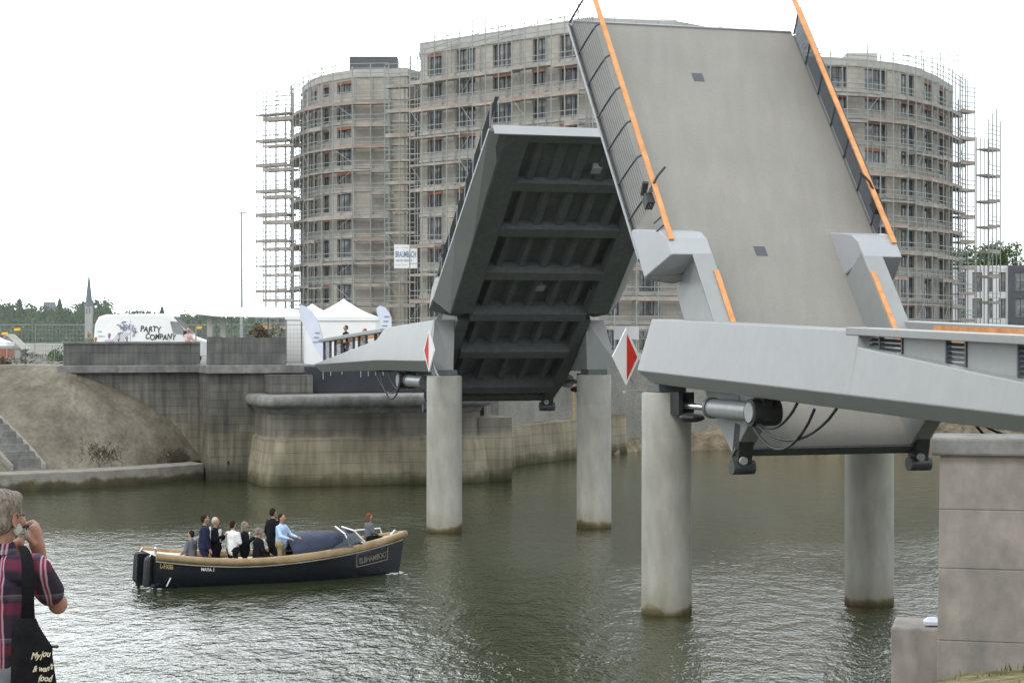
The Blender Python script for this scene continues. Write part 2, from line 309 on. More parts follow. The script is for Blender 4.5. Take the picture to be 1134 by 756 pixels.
# quay ground: follows the far quay line, reaches back to the river
line = [(-300, 78), (-60, 89), tuple(W(-60, 0, 105.5).xy), tuple(W(0, 0, 104).xy), tuple(B(55.1, -14.85, 0).xy), tuple(B(55.6, -14.85, 0).xy), tuple(B(53.6, 6.5, 0).xy), (1.5, 117), (8, 128), (20, 134), (40, 152), (90, 172), (1200, 260)]
GZ = 5.95
mb = MB(); back = [(1600, 420), (-1600, 420)]
mb.add([(x, y, GZ) for x, y in line]+[(x, y, GZ) for x, y in back], [tuple(range(len(line)+2))])
k = len(line); mb.add([(x, y, z) for x, y in line[6:] for z in (GZ, -3)], [(2*i, 2*i+2, 2*i+3, 2*i+1) for i in range(k-7)])
mb.add([(-1600, 420, GZ), (1600, 420, GZ), (1600, 421, -3), (-1600, 421, -3)], [(0, 1, 2, 3)])
mb.add([(-9000, 2650, 1), (9000, 2650, 1), (9000, 4000, 1), (-9000, 4000, 1)], [(0, 1, 2, 3)])
struct('ground', mb, M['gravel'])
# near bank
mb = MB(); nx, ny = 60, 60
def bank_z(x, y):
    z = 5.0 if y < 11 else 5.0-(y-11)*.152
    if y > 28.6: z -= (y-28.6)*.45
    z += max(0, x-6)*.11*min(1, max(0, (y-14)/10))+.16*min(1, max(0, (x-5.6)/1.2))*min(1, max(0, (y-20)/6))+max(0, x-11)*.25
    if y > 28 and x < 5.5: z -= (5.5-x)*.05
    return min(z, 6.0)+.05*math.sin(x*2.1+y)*math.sin(y*1.7)
for j in range(ny+1):
    for i in range(nx+1):
        x = -40+80*i/nx; y = -12+54*j/ny; mb.v.append(Vector((x, y, bank_z(x, y))))
for j in range(ny):
    for i in range(nx): a = j*(nx+1)+i; mb.f.append([a, a+1, a+nx+2, a+nx+1]); mb.mi.append(0)
struct('near_bank_ground', mb, M['dirt'], smooth=True)
# far rubble bank at the foot of the quay behind the bridge, and to the right
mb = MB(); pts = [(1.2, 115.0), (8, 127), (12, 128.5), (22, 131), (40, 149), (90, 168), (500, 205)]
hs = [1.6, 2.3, 3.1, 3.4, 3.5, 3.5, 3.5]
secs = []
for i, (x, y) in enumerate(pts): secs.append([Vector((x, y-.5, -1)), Vector((x, y+.2, .25)), Vector((x, y+1.6, .6+.2*hs[i])), Vector((x-.5, y+3.5, hs[i])), Vector((x-1, y+5, hs[i]+.2))])
mb.loft(secs, False, False); o = struct('rubble_bank', mb, M['bank'])
for mdn, st in (('Subdivision', None),):
    d = o.modifiers.new('Subdivision', 'SUBSURF'); d.subdivision_type = 'SIMPLE'; d.levels = 5; d.render_levels = 5
tx = bpy.data.textures.new('lumps', 'CLOUDS'); tx.noise_scale = 1.1
d = o.modifiers.new('Displace', 'DISPLACE'); d.texture = tx; d.strength = .9; d.texture_coords = 'GLOBAL'

# slope with cobbles, left of the wall, on a low ledge
zl = .85
ledge = [(-260, 72), (-36, 86.5), tuple(W(-60, 0, 91.3).xy), tuple(W(0, 0, 94.0).xy), tuple(W(60, 0, 95.6).xy), tuple(W(120, 0, 97.2).xy), tuple(W(175, 0, 99.4).xy), tuple(W(226, 0, 102.2).xy)]
mb = MB(); secs = []
for i, (x, y) in enumerate(ledge): secs.append([Vector((x, y-.12, -2)), Vector((x, y, zl)), Vector((x-.9, y+1.2, zl+.03)), Vector((x-.9, y+1.2, -2))])
mb.loft(secs, True, True); struct('quay_ledge', mb, M['ledge'], bevel=.05)
fr = []                                             # front edge of the slope (px) and its back edge
NS = 44
def lerp(a, b_, t_): return a+(b_-a)*t_
def path(P, t_):
    t_ = max(0, min(.99999, t_))*(len(P)-1); i = int(t_); return Vector(P[i]).lerp(Vector(P[i+1]), t_-i)
front = [Vector((x-.85, y+1.15, zl+.02)) for x, y in ledge[1:]]
def wallpt(px, py):     # a point on the upper wall face a = 53
    d = Vector(((px-CX)/F_PX, 1, -(py-CY)/F_PX)); k_ = (B(55, 0, 0)-Vector((0, 0, EYE))).dot(U)/d.dot(U); return Vector((0, 0, EYE))+k_*d
bk = [Vector((-46, 99.5, GZ-.02)), Vector((*line[2], GZ+.01)), Vector((*line[3], GZ+.01)), Vector((*line[4], GZ+.01)), wallpt(95, 418), wallpt(150, 440), wallpt(192, 468), wallpt(225, 509)]
bk = [bk[0], bk[1], bk[2], bk[3], bk[4], bk[5], bk[6], bk[7]]
fr = [front[0], front[1], front[2], front[3], front[4], front[4].lerp(front[5], .9), front[5].lerp(front[6], .55), front[6]]
mb = MB(); NJ = 16; rnd = random.Random(3)
for i in range(NS*2+1):
    p = path(fr, i/(NS*2)); q = path(bk, i/(NS*2))
    for j in range(NJ+1):
        s_ = j/NJ; c = p.lerp(q, s_); c.z = p.z+(q.z-p.z)*(s_+.09*math.sin(math.pi*s_))
        c.z += (.12*(rnd.random()-.5) if 0 < j < NJ else 0); mb.v.append(c)
for i in range(NS*2):
    for j in range(NJ): a = i*(NJ+1)+j; mb.f.append([a, a+1, a+NJ+2, a+NJ+1]); mb.mi.append(0)
struct('embankment_slope', mb, M['slope'], smooth=True, angle=60)
# dry brush and stones on the slope
mb = MB(); rb = random.Random(21)
for k in range(1300):
    cx_, cy_, sx_, sy_ = rb.choice(((.90, .10, .035, .09), (.86, .08, .03, .06), (.60, .12, .03, .05), (.93, .2, .02, .1)))
    t_, q_ = min(.985, rb.gauss(cx_, sx_)), min(.9, max(.01, abs(rb.gauss(cy_, sy_)))); p = path(fr, t_).lerp(path(bk, t_), q_); a_, b2_ = path(fr, t_).z, path(bk, t_).z; p.z = a_+(b2_-a_)*(q_+.09*math.sin(math.pi*q_))-.03
    h_ = rb.uniform(.05, .24); tip = p+Vector((rb.gauss(0, .12), -abs(rb.gauss(0, .1)), h_)); mb.add([p-Vector((.025, 0, 0)), p+Vector((.025, 0, 0)), tip], [(0, 1, 2)])
M['brush'] = mat('dry_brush', (.10, .075, .045), (.20, .16, .10), 3, rough=.95)
tag(mb.build('dry_brush', M['brush']), 'dry brown brush growing low on the embankment slope', 'brush', kind='stuff')
# stairs on the slope
st = thing('stone_stairs', 'stone steps climbing the cobbled embankment at the far left', 'stairs', W(40, 520, 96.4))
def slope_pt(t_, s_):
    p = path(fr, t_); q = path(bk, t_); c = p.lerp(q, s_); c.z = p.z+(q.z-p.z)*(s_+.09*math.sin(math.pi*s_)); return c
TL, TR, NSTEP = .352, .428, 17
mb = MB()
for k in range(NSTEP):
    s0_, s1_ = .02+k*.052, .02+(k+1)*.052; sh0, sh1 = -.36*s0_, -.36*s1_
    a0_, a1_, b0_, b1_ = slope_pt(TL+sh0, s0_), slope_pt(TR+sh0, s0_), slope_pt(TL+sh1, s1_), slope_pt(TR+sh1, s1_); z = b0_.z+.13
    mb.loft([[Vector((p.x, p.y, z-.9)), Vector((p.x, p.y, z)), Vector((q.x, q.y, z)), Vector((q.x, q.y, z-.9))] for p, q in ((a0_, b0_), (a1_, b1_))])
mb.build('step_flight', M['cap_stone'], st)
for t0_ in (TL-.010, TR+.002):
    mb = MB(); mb.loft([[slope_pt(t0_+dt-.36*s_, s_)+ZZ*z for dt, z in ((0, -.3), (.009, -.3), (.009, .3), (0, .3))] for s_ in [k/10*.8 for k in range(11)]]); mb.build('side_kerb', M['ledge'], st)

# upper quay wall (a = 55) with cornice and parapets
qw = thing('quay_wall', 'dark stone quay wall with pale ledge course behind the cobbled slope', 'wall', B(53, -11, 0))
mb = MB(); mb.box(55.0, 56.2, -15.0, -7.6, -2, 5.55, T=B); mb.build('wall_face', M['stone_dark'], qw)
mb = MB(); mb.box(54.75, 56.4, -15.35, -7.92, 5.56, 5.95, T=B); mb.build('cornice', M['cap_stone'], qw, bevel=.04)
mb = MB(); mb.box(55.05, 55.6, -15.0, -7.9, 5.953, 7.08, T=B); mb.build('parapet', M['parapet'], qw)
mb = MB(); mb.box(54.98, 55.67, -15.05, -7.9, 7.085, 7.2, T=B); mb.build('coping', M['cap_stone'], qw, bevel=.02)
ab = thing('buttress_tower', 'tall dark buttress between the sloping embankment and the rounded bastion', 'wall', B(51.5, -7.4, 0))
mb = MB(); mb.loft([[B(a, b_, z) for a, b_ in ((51.6+.05*q, -7.95-.02*q), (51.6+.05*q, -3.0), (56.6, -3.0), (56.6, -7.95-.02*q))] for q, z in ((-6, -2), (0, 1.2), (0, 5.55))]); mb.build('wall_face', M['stone_dark'], ab)
mb = MB(); mb.box(51.3, 56.7, -8.1, -2.2, 5.56, 6.0, T=B); mb.build('cornice', M['cap_stone'], ab, bevel=.04)
mb = MB(); mb.box(51.7, 52.3, -7.9, -3.9, 6.003, 7.42, T=B); mb.box(51.66, 52.36, -7.95, -7.25, 6.003, 7.46, T=B); mb.build('parapet', M['parapet'], ab)
mb = MB(); mb.box(51.5, 51.6, -7.0, -6.9, .9, 1.05, T=B); mb.build('mooring_ring', M['black'], ab)
# bastion with rounded left end
ba = thing('bridge_abutment', 'broad stone bridge abutment with a rolled moulding standing in the water', 'abutment', B(48, 0, 0))
def stad(off, aa=47.0):     # plan outline, front at aa
    P_ = []
    for k in range(7): t_ = math.pi/2*k/6; P_.append((aa-off+1.0-1.0*math.sin(t_), -5.6-off+1.0-1.0*math.cos(t_)))
    for k in range(7): t_ = math.pi/2*k/6; P_.append((aa-off+1.0-1.0*math.cos(t_), 5.6+off-1.0+1.0*math.sin(t_)))
    P_ += [(52.5, 5.6+off), (52.5, -5.6-off)]
    return P_
prof = [(.42, -2), (.36, .35), (.28, 1.0), (.18, 1.7), (.10, 2.35), (-.02, 2.42), (-.04, 3.0), (-.05, 3.62)]
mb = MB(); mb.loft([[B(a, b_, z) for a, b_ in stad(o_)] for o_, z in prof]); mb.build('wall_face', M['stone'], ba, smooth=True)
mb = MB(); mb.loft([[B(a, b_, z) for a, b_ in stad(o_)] for o_, z in [(-.05, 3.6), (.0, 3.66), (.06, 3.8), (.2, 3.92), (.36, 3.97), (.44, 4.08), (.46, 4.25), (.42, 4.42), (.30, 4.5), (0, 4.53)]]); mb.build('moulding', M['cap_stone'], ba, smooth=True, angle=50)
mb = MB(); mb.box(47.3, 53.5, 5.3, 7.1, -2, 3.3, T=B); mb.build('side_buttress', M['stone'], ba)
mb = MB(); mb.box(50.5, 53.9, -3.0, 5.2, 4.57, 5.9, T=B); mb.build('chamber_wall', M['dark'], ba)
mb = MB(); mb.box(49.6, 53.9, -5.1, -2.9, 4.57, 5.5, T=B); mb.build('seat_wall', M['stone_dark'], ba); 
mb = MB()
for b_, dz in ((-2.2, .6), (-1.8, .4), (-1.2, .35), (-.2, .5), (.2, .45), (.6, .4), (1.0, .4)): mb.box(50.44, 50.5, b_, b_+.035, 5.85-dz, 5.85, T=B)
mb.build('drip_stain', M['plaster'], ba)
mb = MB()
for k in range(26):
    b_ = 3.2+rnd.random()*.5; z = 2.4+rnd.random()*1.1; c = B(46.8, b_, z); s_ = .12+.1*rnd.random()
    mb.add([c+Vector((rnd.uniform(-s_, s_), rnd.uniform(-s_, s_)*.4, rnd.uniform(-s_, s_))) for _ in range(4)], [(0, 1, 2), (0, 2, 3)])
tag(mb.build('wall_weed', M['leaf_bright'], org=B(46.8, 3.4, 2.4)), 'small green weed growing out of the abutment stones', 'plant')
# receding quay walls behind the span
rq = thing('receding_quay_wall', 'quay wall receding behind the bridge, dark above a pale stone footing', 'wall', (3, 118, 0))
mb = MB(); P_ = [(-.6, 101.8), (.3, 112.5), (7.5, 126)]
o1 = [Vector((x, y, 0)) for x, y in P_]
mb.loft([[p+Vector((0, 0, -2)), p+Vector((-.15, .2, 2.0+.25*i)), p+Vector((-.9, 1.0, 2.1+.25*i)), p+Vector((-.9, 1.0, -2))] for i, p in enumerate(o1)]); mb.build('stone_footing', M['stone'], rq)
mb = MB(); mb.loft([[p+Vector((-.8, .9, -2)), p+Vector((-.9, 1.1, GZ)), p+Vector((-1.8, 2.0, GZ)), p+Vector((-1.8, 2.0, -2))] for i, p in enumerate(o1)]); mb.build('wall_face', M['stone_dark'], rq)
mb = MB(); c = W(635, 480, 120)
mb.tube([(c.x, c.y, 0), (c.x, c.y, 5.0)], .07, 8); tag(mb.build('mooring_pole', M['lintel_tan'], org=(c.x, c.y, 0), smooth=True), 'yellow pole standing in the water beside the far right pier', 'pole')

# ================================================================== BRIDGE
pier_desc = [(0, -3.05, 'thick concrete pier nearest the camera, carrying the blunt end of the near girder'), (0, 3.05, 'near concrete pier on the right, half hidden under the tilted grey leaf tail'),
             (SPAN, -3.05, 'slimmer looking far concrete pier under the far girder end, left of the dark leaf'), (SPAN, 3.05, 'far concrete pier between the dark underside and the near girder')]
for a, b_, lab in pier_desc:
    c = B(a, b_, 0); t_ = thing('bridge_pier', lab, 'pier', c, 0, 'round concrete bridge piers')
    mb = MB(); mb.lathe(c, [(.685, -4), (.685, .2), (.675, 4.5), (.675, 5.93), (.64, 5.98)], 40); mb.build('column', M['concrete'], t_, smooth=True)
    mb = MB(); mb.box(-.45, .45, -.4, .4, 5.985, 6.2, T=lambda x, y, z: B(a+x, b_+y, z)); mb.build('bearing', M['steel_dark'], t_, bevel=.02)

def prof_interp(P_, x):
    for (x0, y0), (x1, y1) in zip(P_, P_[1:]):
        if x <= x1: return y0+(y1-y0)*(x-x0)/(x1-x0) if x > x0 else y0
    return P_[-1][1]
def approach(name, label, sg, a0, end, top, solid, xo, rail_top, fold, bot):
    """fixed approach span: two tapering side girders that sink into railings, and the deck between"""
    root = thing(name, label, 'bridge', a_org := B(a0, 0, 6))
    A = lambda x, b_, z: B(a0+sg*x, b_, z)
    for side in (-1, 1):
        xs = [-.45, .0, 2, 4, 6, 8, xo-.06]+[xo+.01]+[xo+(end-xo)*k/6 for k in range(1, 7)]
        mb = MB(); secs = []
        for x in xs:
            zt = prof_interp(solid, x); zf = prof_interp(fold, x); zb = prof_interp(bot, x); xt = x
            if x == -.45: secs.append([A(q, side*b_, z) for q, b_, z in ((-.12, 2.72, zb+.02), (-.12, 2.66, zt), (-.05, 3.45, zt), (-.5, 3.72, zf), (-.35, 3.35, zb+.02))]); continue
            h = min(1, (zt-zf)/1.3)
            secs.append([A(x, side*b_, z) for b_, z in ((2.72, zb), (2.66, zt), (3.74-.26*h, zt), (3.74, zf), (3.38, zb))])
        mb.loft(secs); mb.build('side_girder', M['steel'], root, bevel=.025)
        hr = lambda x: prof_interp(rail_top, x)
        mb = MB(); mb.loft([[A(x, side*b_, hr(x)+dz) for b_, dz in ((3.05, 0), (3.52, 0), (3.52, -.17), (3.05, -.17))] for x in [xo-.6]+[xo+(end-xo)*k/4 for k in range(5)]]); mb.build('top_rail', M['steel'], root, bevel=.02)
        mb = MB(); mb.loft([[A(x, side*b_, hr(x)+dz) for b_, dz in ((2.60, -.10), (2.655, -.10), (2.655, -.24), (2.60, -.24))] for x in [4.4, 6, xo-.6]]+[[A(end, side*b_, hr(end)+dz) for b_, dz in ((2.60, -.10), (2.655, -.10), (2.655, -.24), (2.60, -.24))]]); mb.build('handrail', M['orange'], root)
        # louvred infill below the top rail
        spans = [(xo+.05, xo+1.5)]; x = xo+3.25
        while x < end-1: spans.append((x, x+(.78 if sg < 0 else 1.5))); x += 2.6
        for k, (x0_, x1) in enumerate(spans):
            mb = MB()
            for q in range(13):
                z = -.22-q*.095; xa = x0_
                while xa < x1 and prof_interp(solid, xa) > hr(xa)+z-.02: xa += .05
                if xa < x1-.1: mb.loft([[A(xx, side*b_, hr(xx)+z+dz) for b_, dz in ((3.2, .0), (3.29, -.055), (3.29, -.07), (3.2, -.015))] for xx in (xa, x1)])
            for xx in (x1-.04, max(x0_, xo+.5)): mb.box(xx, xx+.05, 3.19, 3.31, min(prof_interp(solid, xx), hr(xx))-.05, hr(xx)-.1, T=lambda x_, b_, z_: A(x_, side*b_, z_))
            mb.build('louvre_infill', M['wire'], root)
            if k+1 < len(spans) and sg < 0:
                xg = spans[k+1][0]; mb = MB(); mb.loft([[A(xx, side*b_, z_) for b_, z_ in ((3.22, prof_interp(solid, xx)-.1), (3.28, prof_interp(solid, xx)-.1), (3.28, hr(xx)-.172), (3.22, hr(xx)-.172))] for xx in (x1+.03, xg-.02)])
                mb.build('infill_panel', M['steel'], root)
    mb = MB(); mb.box(4.6, end, -2.63, 2.63, 6.15, 6.5, T=A); mb.build('deck_slab', M['deck'], root)
    mb = MB()
    for xx in (5.2, 9, 13, 17): mb.box(xx, xx+.3, -2.7, 2.7, 5.9, 6.148, T=A)
    mb.build('cross_beam', M['steel_dark'], root)
    for side in (-1, 1):
        cy = thing('hydraulic_cylinder', ('near' if sg < 0 else 'far')+' hydraulic lifting cylinder under the '+('left' if side < 0 else 'right')+' girder with bright piston rod', 'cylinder', A(4, side*3.0, 5.65), 0, 'hydraulic cylinders lifting the bridge leaves')
        P0 = lambda x, d=0, z=0: A(x, side*3.0+d, 5.66+z)
        mb = MB(); mb.tube([P0(3.1), P0(5.9)], .24, 20); mb.build('barrel', M['cyl'], cy, smooth=True)
        for x0_, x1_ in ((3.0, 3.14), (5.6, 5.75)): mb = MB(); mb.tube([P0(x0_), P0(x1_)], .275, 20); mb.build('collar', M['steel_dark'], cy, smooth=True)
        mb = MB(); mb.tube([P0(1.2), P0(3.1)], .085, 14); mb.build('piston_rod', M['chrome'], cy, smooth=True)
        mb = MB(); mb.tube([P0(6.2, -.36), P0(6.2, .36)], .33, 24); mb.box(5.9, 6.5, -.12, .12, -.2, .5, T=lambda x, y, z: P0(x, y, z)); mb.build('trunnion', M['black'], cy, smooth=True)
        mb = MB(); mb.tube([P0(6.2, -.40), P0(6.2, -.365)], .24, 24); mb.build('trunnion_cap', M['cyl'], cy, smooth=True)
        mb = MB(); mb.box(.7, 1.3, -.22, -.1, -.25, .35, T=lambda x, y, z: P0(x, y, z)); mb.box(.7, 1.3, .1, .22, -.25, .35, T=lambda x, y, z: P0(x, y, z)); mb.ell(P0(1.7, 0, -.3), .35, .35, .13); mb.build('clevis', M['black'], cy)
        mb = MB()
        for q, (dx, dz) in enumerate(((3.6, -.15), (4.6, -.1), (2.5, -.05))):
            mb.tube([P0(6.0+dx*t_, -.30+.05*q, -.1-.85*math.sin(math.pi*min(1, t_*1.0))**.8*(1-.25*q)+(dz+.45)*t_) for t_ in [j/12 for j in range(13)]], .035, 8)
        mb.build('hose', M['black'], cy, smooth=True)
    return root
approach('near_approach_span', 'smooth light grey near approach girders tapering into a louvred railing on the right', -1, 0, 27,
    [(-.5, 7.96), (.3, 7.96), (27, 7.35)], [(-.5, 7.96), (.3, 7.96), (12.1, 7.62), (12.15, 7.27), (18.9, 6.65), (27, 6.05)], 12.15, [(-.5, 7.96), (.3, 7.96), (12.1, 7.68), (19, 7.5), (27, 7.32)],
    [(-.5, 6.56), (9.4, 6.32), (18.9, 6.08), (27, 5.85)], [(-.5, 6.22), (8, 6.0), (14.4, 5.84), (18.9, 5.74), (27, 5.6)])
approach('far_approach_span', 'smaller grey far approach girders reaching the quay beside the white tents', 1, SPAN, 22,
    [(-.5, 8.13), (22, 7.3)], [(-.5, 8.13), (.3, 8.1), (8.3, 7.84), (9.3, 7.33), (21.9, 6.13)], 9.3, [(-.5, 8.13), (.3, 8.1), (8.4, 7.84), (22, 7.35)],
    [(-.5, 6.55), (8.3, 6.48), (21.9, 6.1)], [(-.5, 6.12), (8.3, 6.05), (21.9, 5.75)])
# near abutment, off to the right of the frame
mb = MB(); mb.box(-40, -26.5, -4.6, 4.6, 0, 5.55, T=B); tag(mb.build('near_abutment', M['pink_stone'], org=B(-30, 0, 0)), 'stone abutment block carrying the near end of the bridge', 'abutment')

LEN = 13.4
def tb(s): return -.36-.5*min(1, max(0, (LEN-s)/10.4))
def leaf(name, label, pa, th, sg, near):
    th = R(th); piv = B(pa, 0, 6.6); A = sg*math.cos(th)*U+math.sin(th)*ZZ; N = -sg*math.sin(th)*U+math.cos(th)*ZZ
    X = lambda s, b_, t_: piv+s*A+b_*V+t_*N
    root = thing(name, label, 'bridge leaf', piv)
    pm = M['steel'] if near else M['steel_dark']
    # deck plate
    mb = MB(); mb.loft([[X(s, b_, t_) for s, b_ in ((LEN-.01, -3.55), (LEN-.01, 3.55), (3.25, 3.55), (3.25, 2.2), (-2.48, 2.2), (-2.48, -2.2), (3.25, -2.2), (3.25, -3.55))] for t_ in (-.14, -.122)]); mb.build('underside_plate', M['steel_dark'], root)
    mb = MB(); P_ = [(LEN, -3.6), (LEN, 3.6), (3.2, 3.6), (3.2, 2.25), (-2.5, 2.25), (-2.5, -2.25), (3.2, -2.25), (3.2, -3.6)]
    mb.loft([[X(s, b_, t_) for s, b_ in P_] for t_ in (-.12, 0)]); mb.build('deck_plate', M['deck'], root)
    mb = MB(); mb.box(LEN, LEN+.05, -3.6, 3.6, -.36, .03, T=X); mb.build('tip_plate', M['steel_light'], root)
    mb = MB(); mb.box(LEN-.01, LEN+.03, -3.55, 3.55, .001, .06, T=X); mb.build('joint_strip', M['steel_light'], root)
    # edge girders with sloping fascia
    for side in (-1, 1):
        mb = MB(); secs = []
        for s in [LEN-.002]+[LEN-(LEN-4.0)*k/8 for k in range(1, 9)]+[3.55]:
            tq = tb(s) if s > 3.9 else -.45
            secs.append([X(s, side*b_, t_) for b_, t_ in ((2.3, -.123), (3.62, -.123), (3.72, -.06), (3.72, -.14), (3.15, tq), (2.3, tq))])
        mb.loft(secs); mb.build('edge_girder', M['steel_dark'], root, bevel=.015)
        if not near or True:
            mb = MB(); mb.loft([[X(s, side*b_, t_) for b_, t_ in ((3.735, -.06), (3.76, -.06), (3.76, -.15), (3.19, tb(s)+.03), (3.165, tb(s)+.03), (3.735, -.16))] for s in (LEN-.01, 8, 3.95)]); mb.build('fascia', M['steel'], root)
        # inner parapet wall
        mb = MB(); mb.loft([[X(s, side*b_, t_) for b_, t_ in ((2.22, tq), (2.22, 1.15), (2.82, 1.15), (2.7, .9), (2.7, tq))] for s, tq in ((3.25, -.6), (-.5, -.7), (-2.5, -.3))]); mb.build('parapet_wall', M['steel'] if near else M['steel_dark'], root, bevel=.03)  # far walls lie in shade, put into their steel colour
        # root block: rises from the deck edge to rail height and meets the parapet wall
        def sec(s, tt, sb, w_=1): k_ = max(0, tt)/1.15; return [X(sb, side*2.23, -.36), X(s, side*2.23, tt), X(s, side*(3.72-.32*k_), tt), X(lerp(s, sb, .5), side*3.76, -.08), X(sb, side*3.25, -.5), X(sb, side*2.72, -.62)]
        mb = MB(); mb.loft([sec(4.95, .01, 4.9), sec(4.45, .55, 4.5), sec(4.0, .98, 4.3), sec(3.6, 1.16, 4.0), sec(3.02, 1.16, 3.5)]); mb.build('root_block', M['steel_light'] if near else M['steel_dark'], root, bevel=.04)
        # orange rails
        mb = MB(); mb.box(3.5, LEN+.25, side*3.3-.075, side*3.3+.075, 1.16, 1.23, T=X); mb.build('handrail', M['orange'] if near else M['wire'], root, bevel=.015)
        mb = MB(); mb.box(-2.3, 2.45, side*2.3-.075, side*2.3+.075, 1.155, 1.2, T=X); mb.build('handrail', M['orange'], root, bevel=.01)
        for k in range(7):
            s = 5.35+k*1.345; mb = MB()
            mb.tube([X(s, side*3.7, -.05), X(s, side*3.62, .4), X(s, side*3.52, .85), X(s, side*3.46, 1.05), X(s, side*3.38, 1.13), X(s, side*3.3, 1.15)], .032, 8); mb.build('rail_post', M['wire'], root, smooth=True)
        mb = MB()
        for q in range(11): t_ = .06+q*.095; mb.tube([X(4.9, side*(3.69-.2*t_), t_), X(LEN, side*(3.69-.2*t_), t_)], .011, 5)
        for q in range(2): mb.tube([X(4.1+q*.3, side*3.48, .85+.0*q), X(4.1+q*.3, side*3.34, 1.14)], .025, 6)
        mb.build('rail_wires', M['wire'], root)
        if near and side > 0:
            mb = MB(); mb.add([X(5.0, 3.70, .02), X(LEN, 3.70, .02), X(LEN, 3.48, 1.1), X(4.6, 3.48, 1.1), X(5.0, 3.72, .02), X(LEN, 3.72, .02), X(LEN, 3.50, 1.1), X(4.6, 3.50, 1.1)], [(0, 1, 2, 3), (4, 5, 6, 7)]); mb.build('net_infill', M['net'], root)
        # signal lamp clamped to the rail
        mb = MB(); mb.box(5.0, 5.35, side*3.45-.12, side*3.45+.1, .75, 1.05, T=X); mb.tube([X(5.35, side*3.45, 1.05), X(5.7, side*3.2, 1.35), X(5.95, side*2.95, 1.45)], .035, 6); mb.tube([X(5.5, side*3.5, .8), X(5.65, side*3.5, 1.15)], .09, 10); mb.build('signal_lamp', M['black'], root)
    # underside: cross webs, longitudinal ribs
    s0 = 11.05
    for k in range(7):
        a_, b2 = s0-2.37*k-.42, s0-2.37*k
        if k == 6: a_, b2 = -2.45, -2.2
        mb = MB()
        if a_ < b2: mb.loft([[X(s, b_, t_) for s, t_ in ((a_, -.123), (b2, -.123), (b2, tb(b2)+.02 if b2 > -2 else -.26), (a_, tb(a_)+.02 if b2 > -2 else -.26))] for b_ in (-2.3 if a_ > 3 else -2.22, 2.3 if a_ > 3 else 2.22)])
        if mb.v: mb.build('cross_web', M['steel_dark'], root)
    mb = MB(); mb.box(11.05+1.98, LEN-.004, -2.3, 2.3, -.34, -.123, T=X); mb.build('cross_web', M['steel_dark'], root)
    for q in range(5):
        b_ = -1.75+q*.875; mb = MB()
        mb.loft([[X(s, b_+d_, t_) for d_, t_ in ((-.2, -.123), (-.11, max(-.45, tb(s)*.62)), (.11, max(-.45, tb(s)*.62)), (.2, -.123))] for s in (LEN-.4, 8, -1.2)]); mb.build('stiffener_rib', M['steel_dark'], root)
    for s, b_ in ((4.22, -.1), (11.19, -.13)):
        mb = MB(); mb.box(s-.17, s+.17, b_-.17, b_+.17, .002, .012, T=X); mb.build('scupper', M['wire'], root)
    for s, b_ in ((11.6, .55), (4.9, .2)):
        mb = MB(); mb.box(s, s+.3, b_-.17, b_+.17, -.42, -.36, T=X); mb.box(s+.05, s+.25, b_-.1, b_+.1, -.36, -.124, T=X); mb.build('drain_outlet', M['steel'], root)
    mb = MB(); mb.box(-2.56, -2.49, -2.75, 2.75, -.28, .02, T=X); mb.build('tail_plate', M['steel_dark'], root)
    for side in (-1, 1):
        c = X(-2.6, side*2.5, -.15)-ZZ*.22; mb = MB()
        tt = sg*U
        mb.loft([[c+V*(d_*side)+q for q in (-tt*.34+ZZ*1.0, tt*.05+ZZ*1.05, tt*.25+ZZ*.15, tt*.16-ZZ*.28, -tt*.14-ZZ*.24, -tt*.16+ZZ*.15)] for d_ in (-.2, .2)])
        mb.build('tail_bracket', M['black'], root, bevel=.02)
        mb = MB(); mb.tube([c+tt*.02-ZZ*.1-V*.3, c+tt*.02-ZZ*.1+V*.3], .19, 16); mb.build('tail_roller', M['wire'], root, smooth=True)
        mb = MB(); mb.tube([c-tt*.02+ZZ*.08-V*.1-U*.2, c-tt*.02+ZZ*.08-V*.1-U*.3], .1, 12); mb.build('roller_hub', M['plaster'], root, smooth=True)
    return X
leaf('near_bridge_leaf', 'steeply raised near bridge leaf showing its sandy deck between orange handrails', -2.3, 50.5, 1, True)
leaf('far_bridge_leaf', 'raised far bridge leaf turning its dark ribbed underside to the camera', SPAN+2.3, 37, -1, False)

# navigation diamonds
def diamond(label, a, b_, z, flip, h=1.6, ang=0):
    c = B(a, b_, z); t_ = thing('navigation_sign', label, 'sign', c, 0, 'red and white diamond navigation signs')
    e = Vector((math.cos(ang), math.sin(ang), 0)); nn = Vector((e.y, -e.x, 0)); hw = .42
    def dia(k_, d0, d1): return [[c+e*(x*hw*k_)+ZZ*(y*h/2*k_)+nn*d_ for x, y in ((0, -1), (1, 0), (0, 1), (-1, 0))] for d_ in (d0, d1)]
    mb = MB(); mb.loft(dia(1, 0, .05)); mb.build('board', M['white'], t_)
    mb = MB(); q = flip; mb.loft([[c+e*(x*hw*.8*q)+ZZ*(y*h/2*.82)+nn*d_ for x, y in ((.03, -1), (.97, 0), (.03, 1))] for d_ in (.053, .06)]); mb.build('red_half', M['red'], t_)
    mb = MB(); mb.tube([c-nn*.06-ZZ*.7, c-nn*.06+ZZ*.6], .035, 8); mb.tube([c-nn*.08-ZZ*.35, c-nn*.1+e*.35-ZZ*.85+U*(-.0), c-nn*.1+e*.55-ZZ*1.0], .03, 8); mb.box(-.05, .75, -.1, .1, -1.02, -.95, T=lambda x, y, z_: c+e*x+nn*y+ZZ*z_); mb.build('bracket', M['galv'], t_)
diamond('large diamond sign, white left and red right, beside the near girder end', 2.1, -3.45, 6.92, 1, ang=R(20))
diamond('narrow diamond sign, red left and white right, on the far girder end', SPAN-1.05, -3.9, 6.95, -1, ang=R(-58))
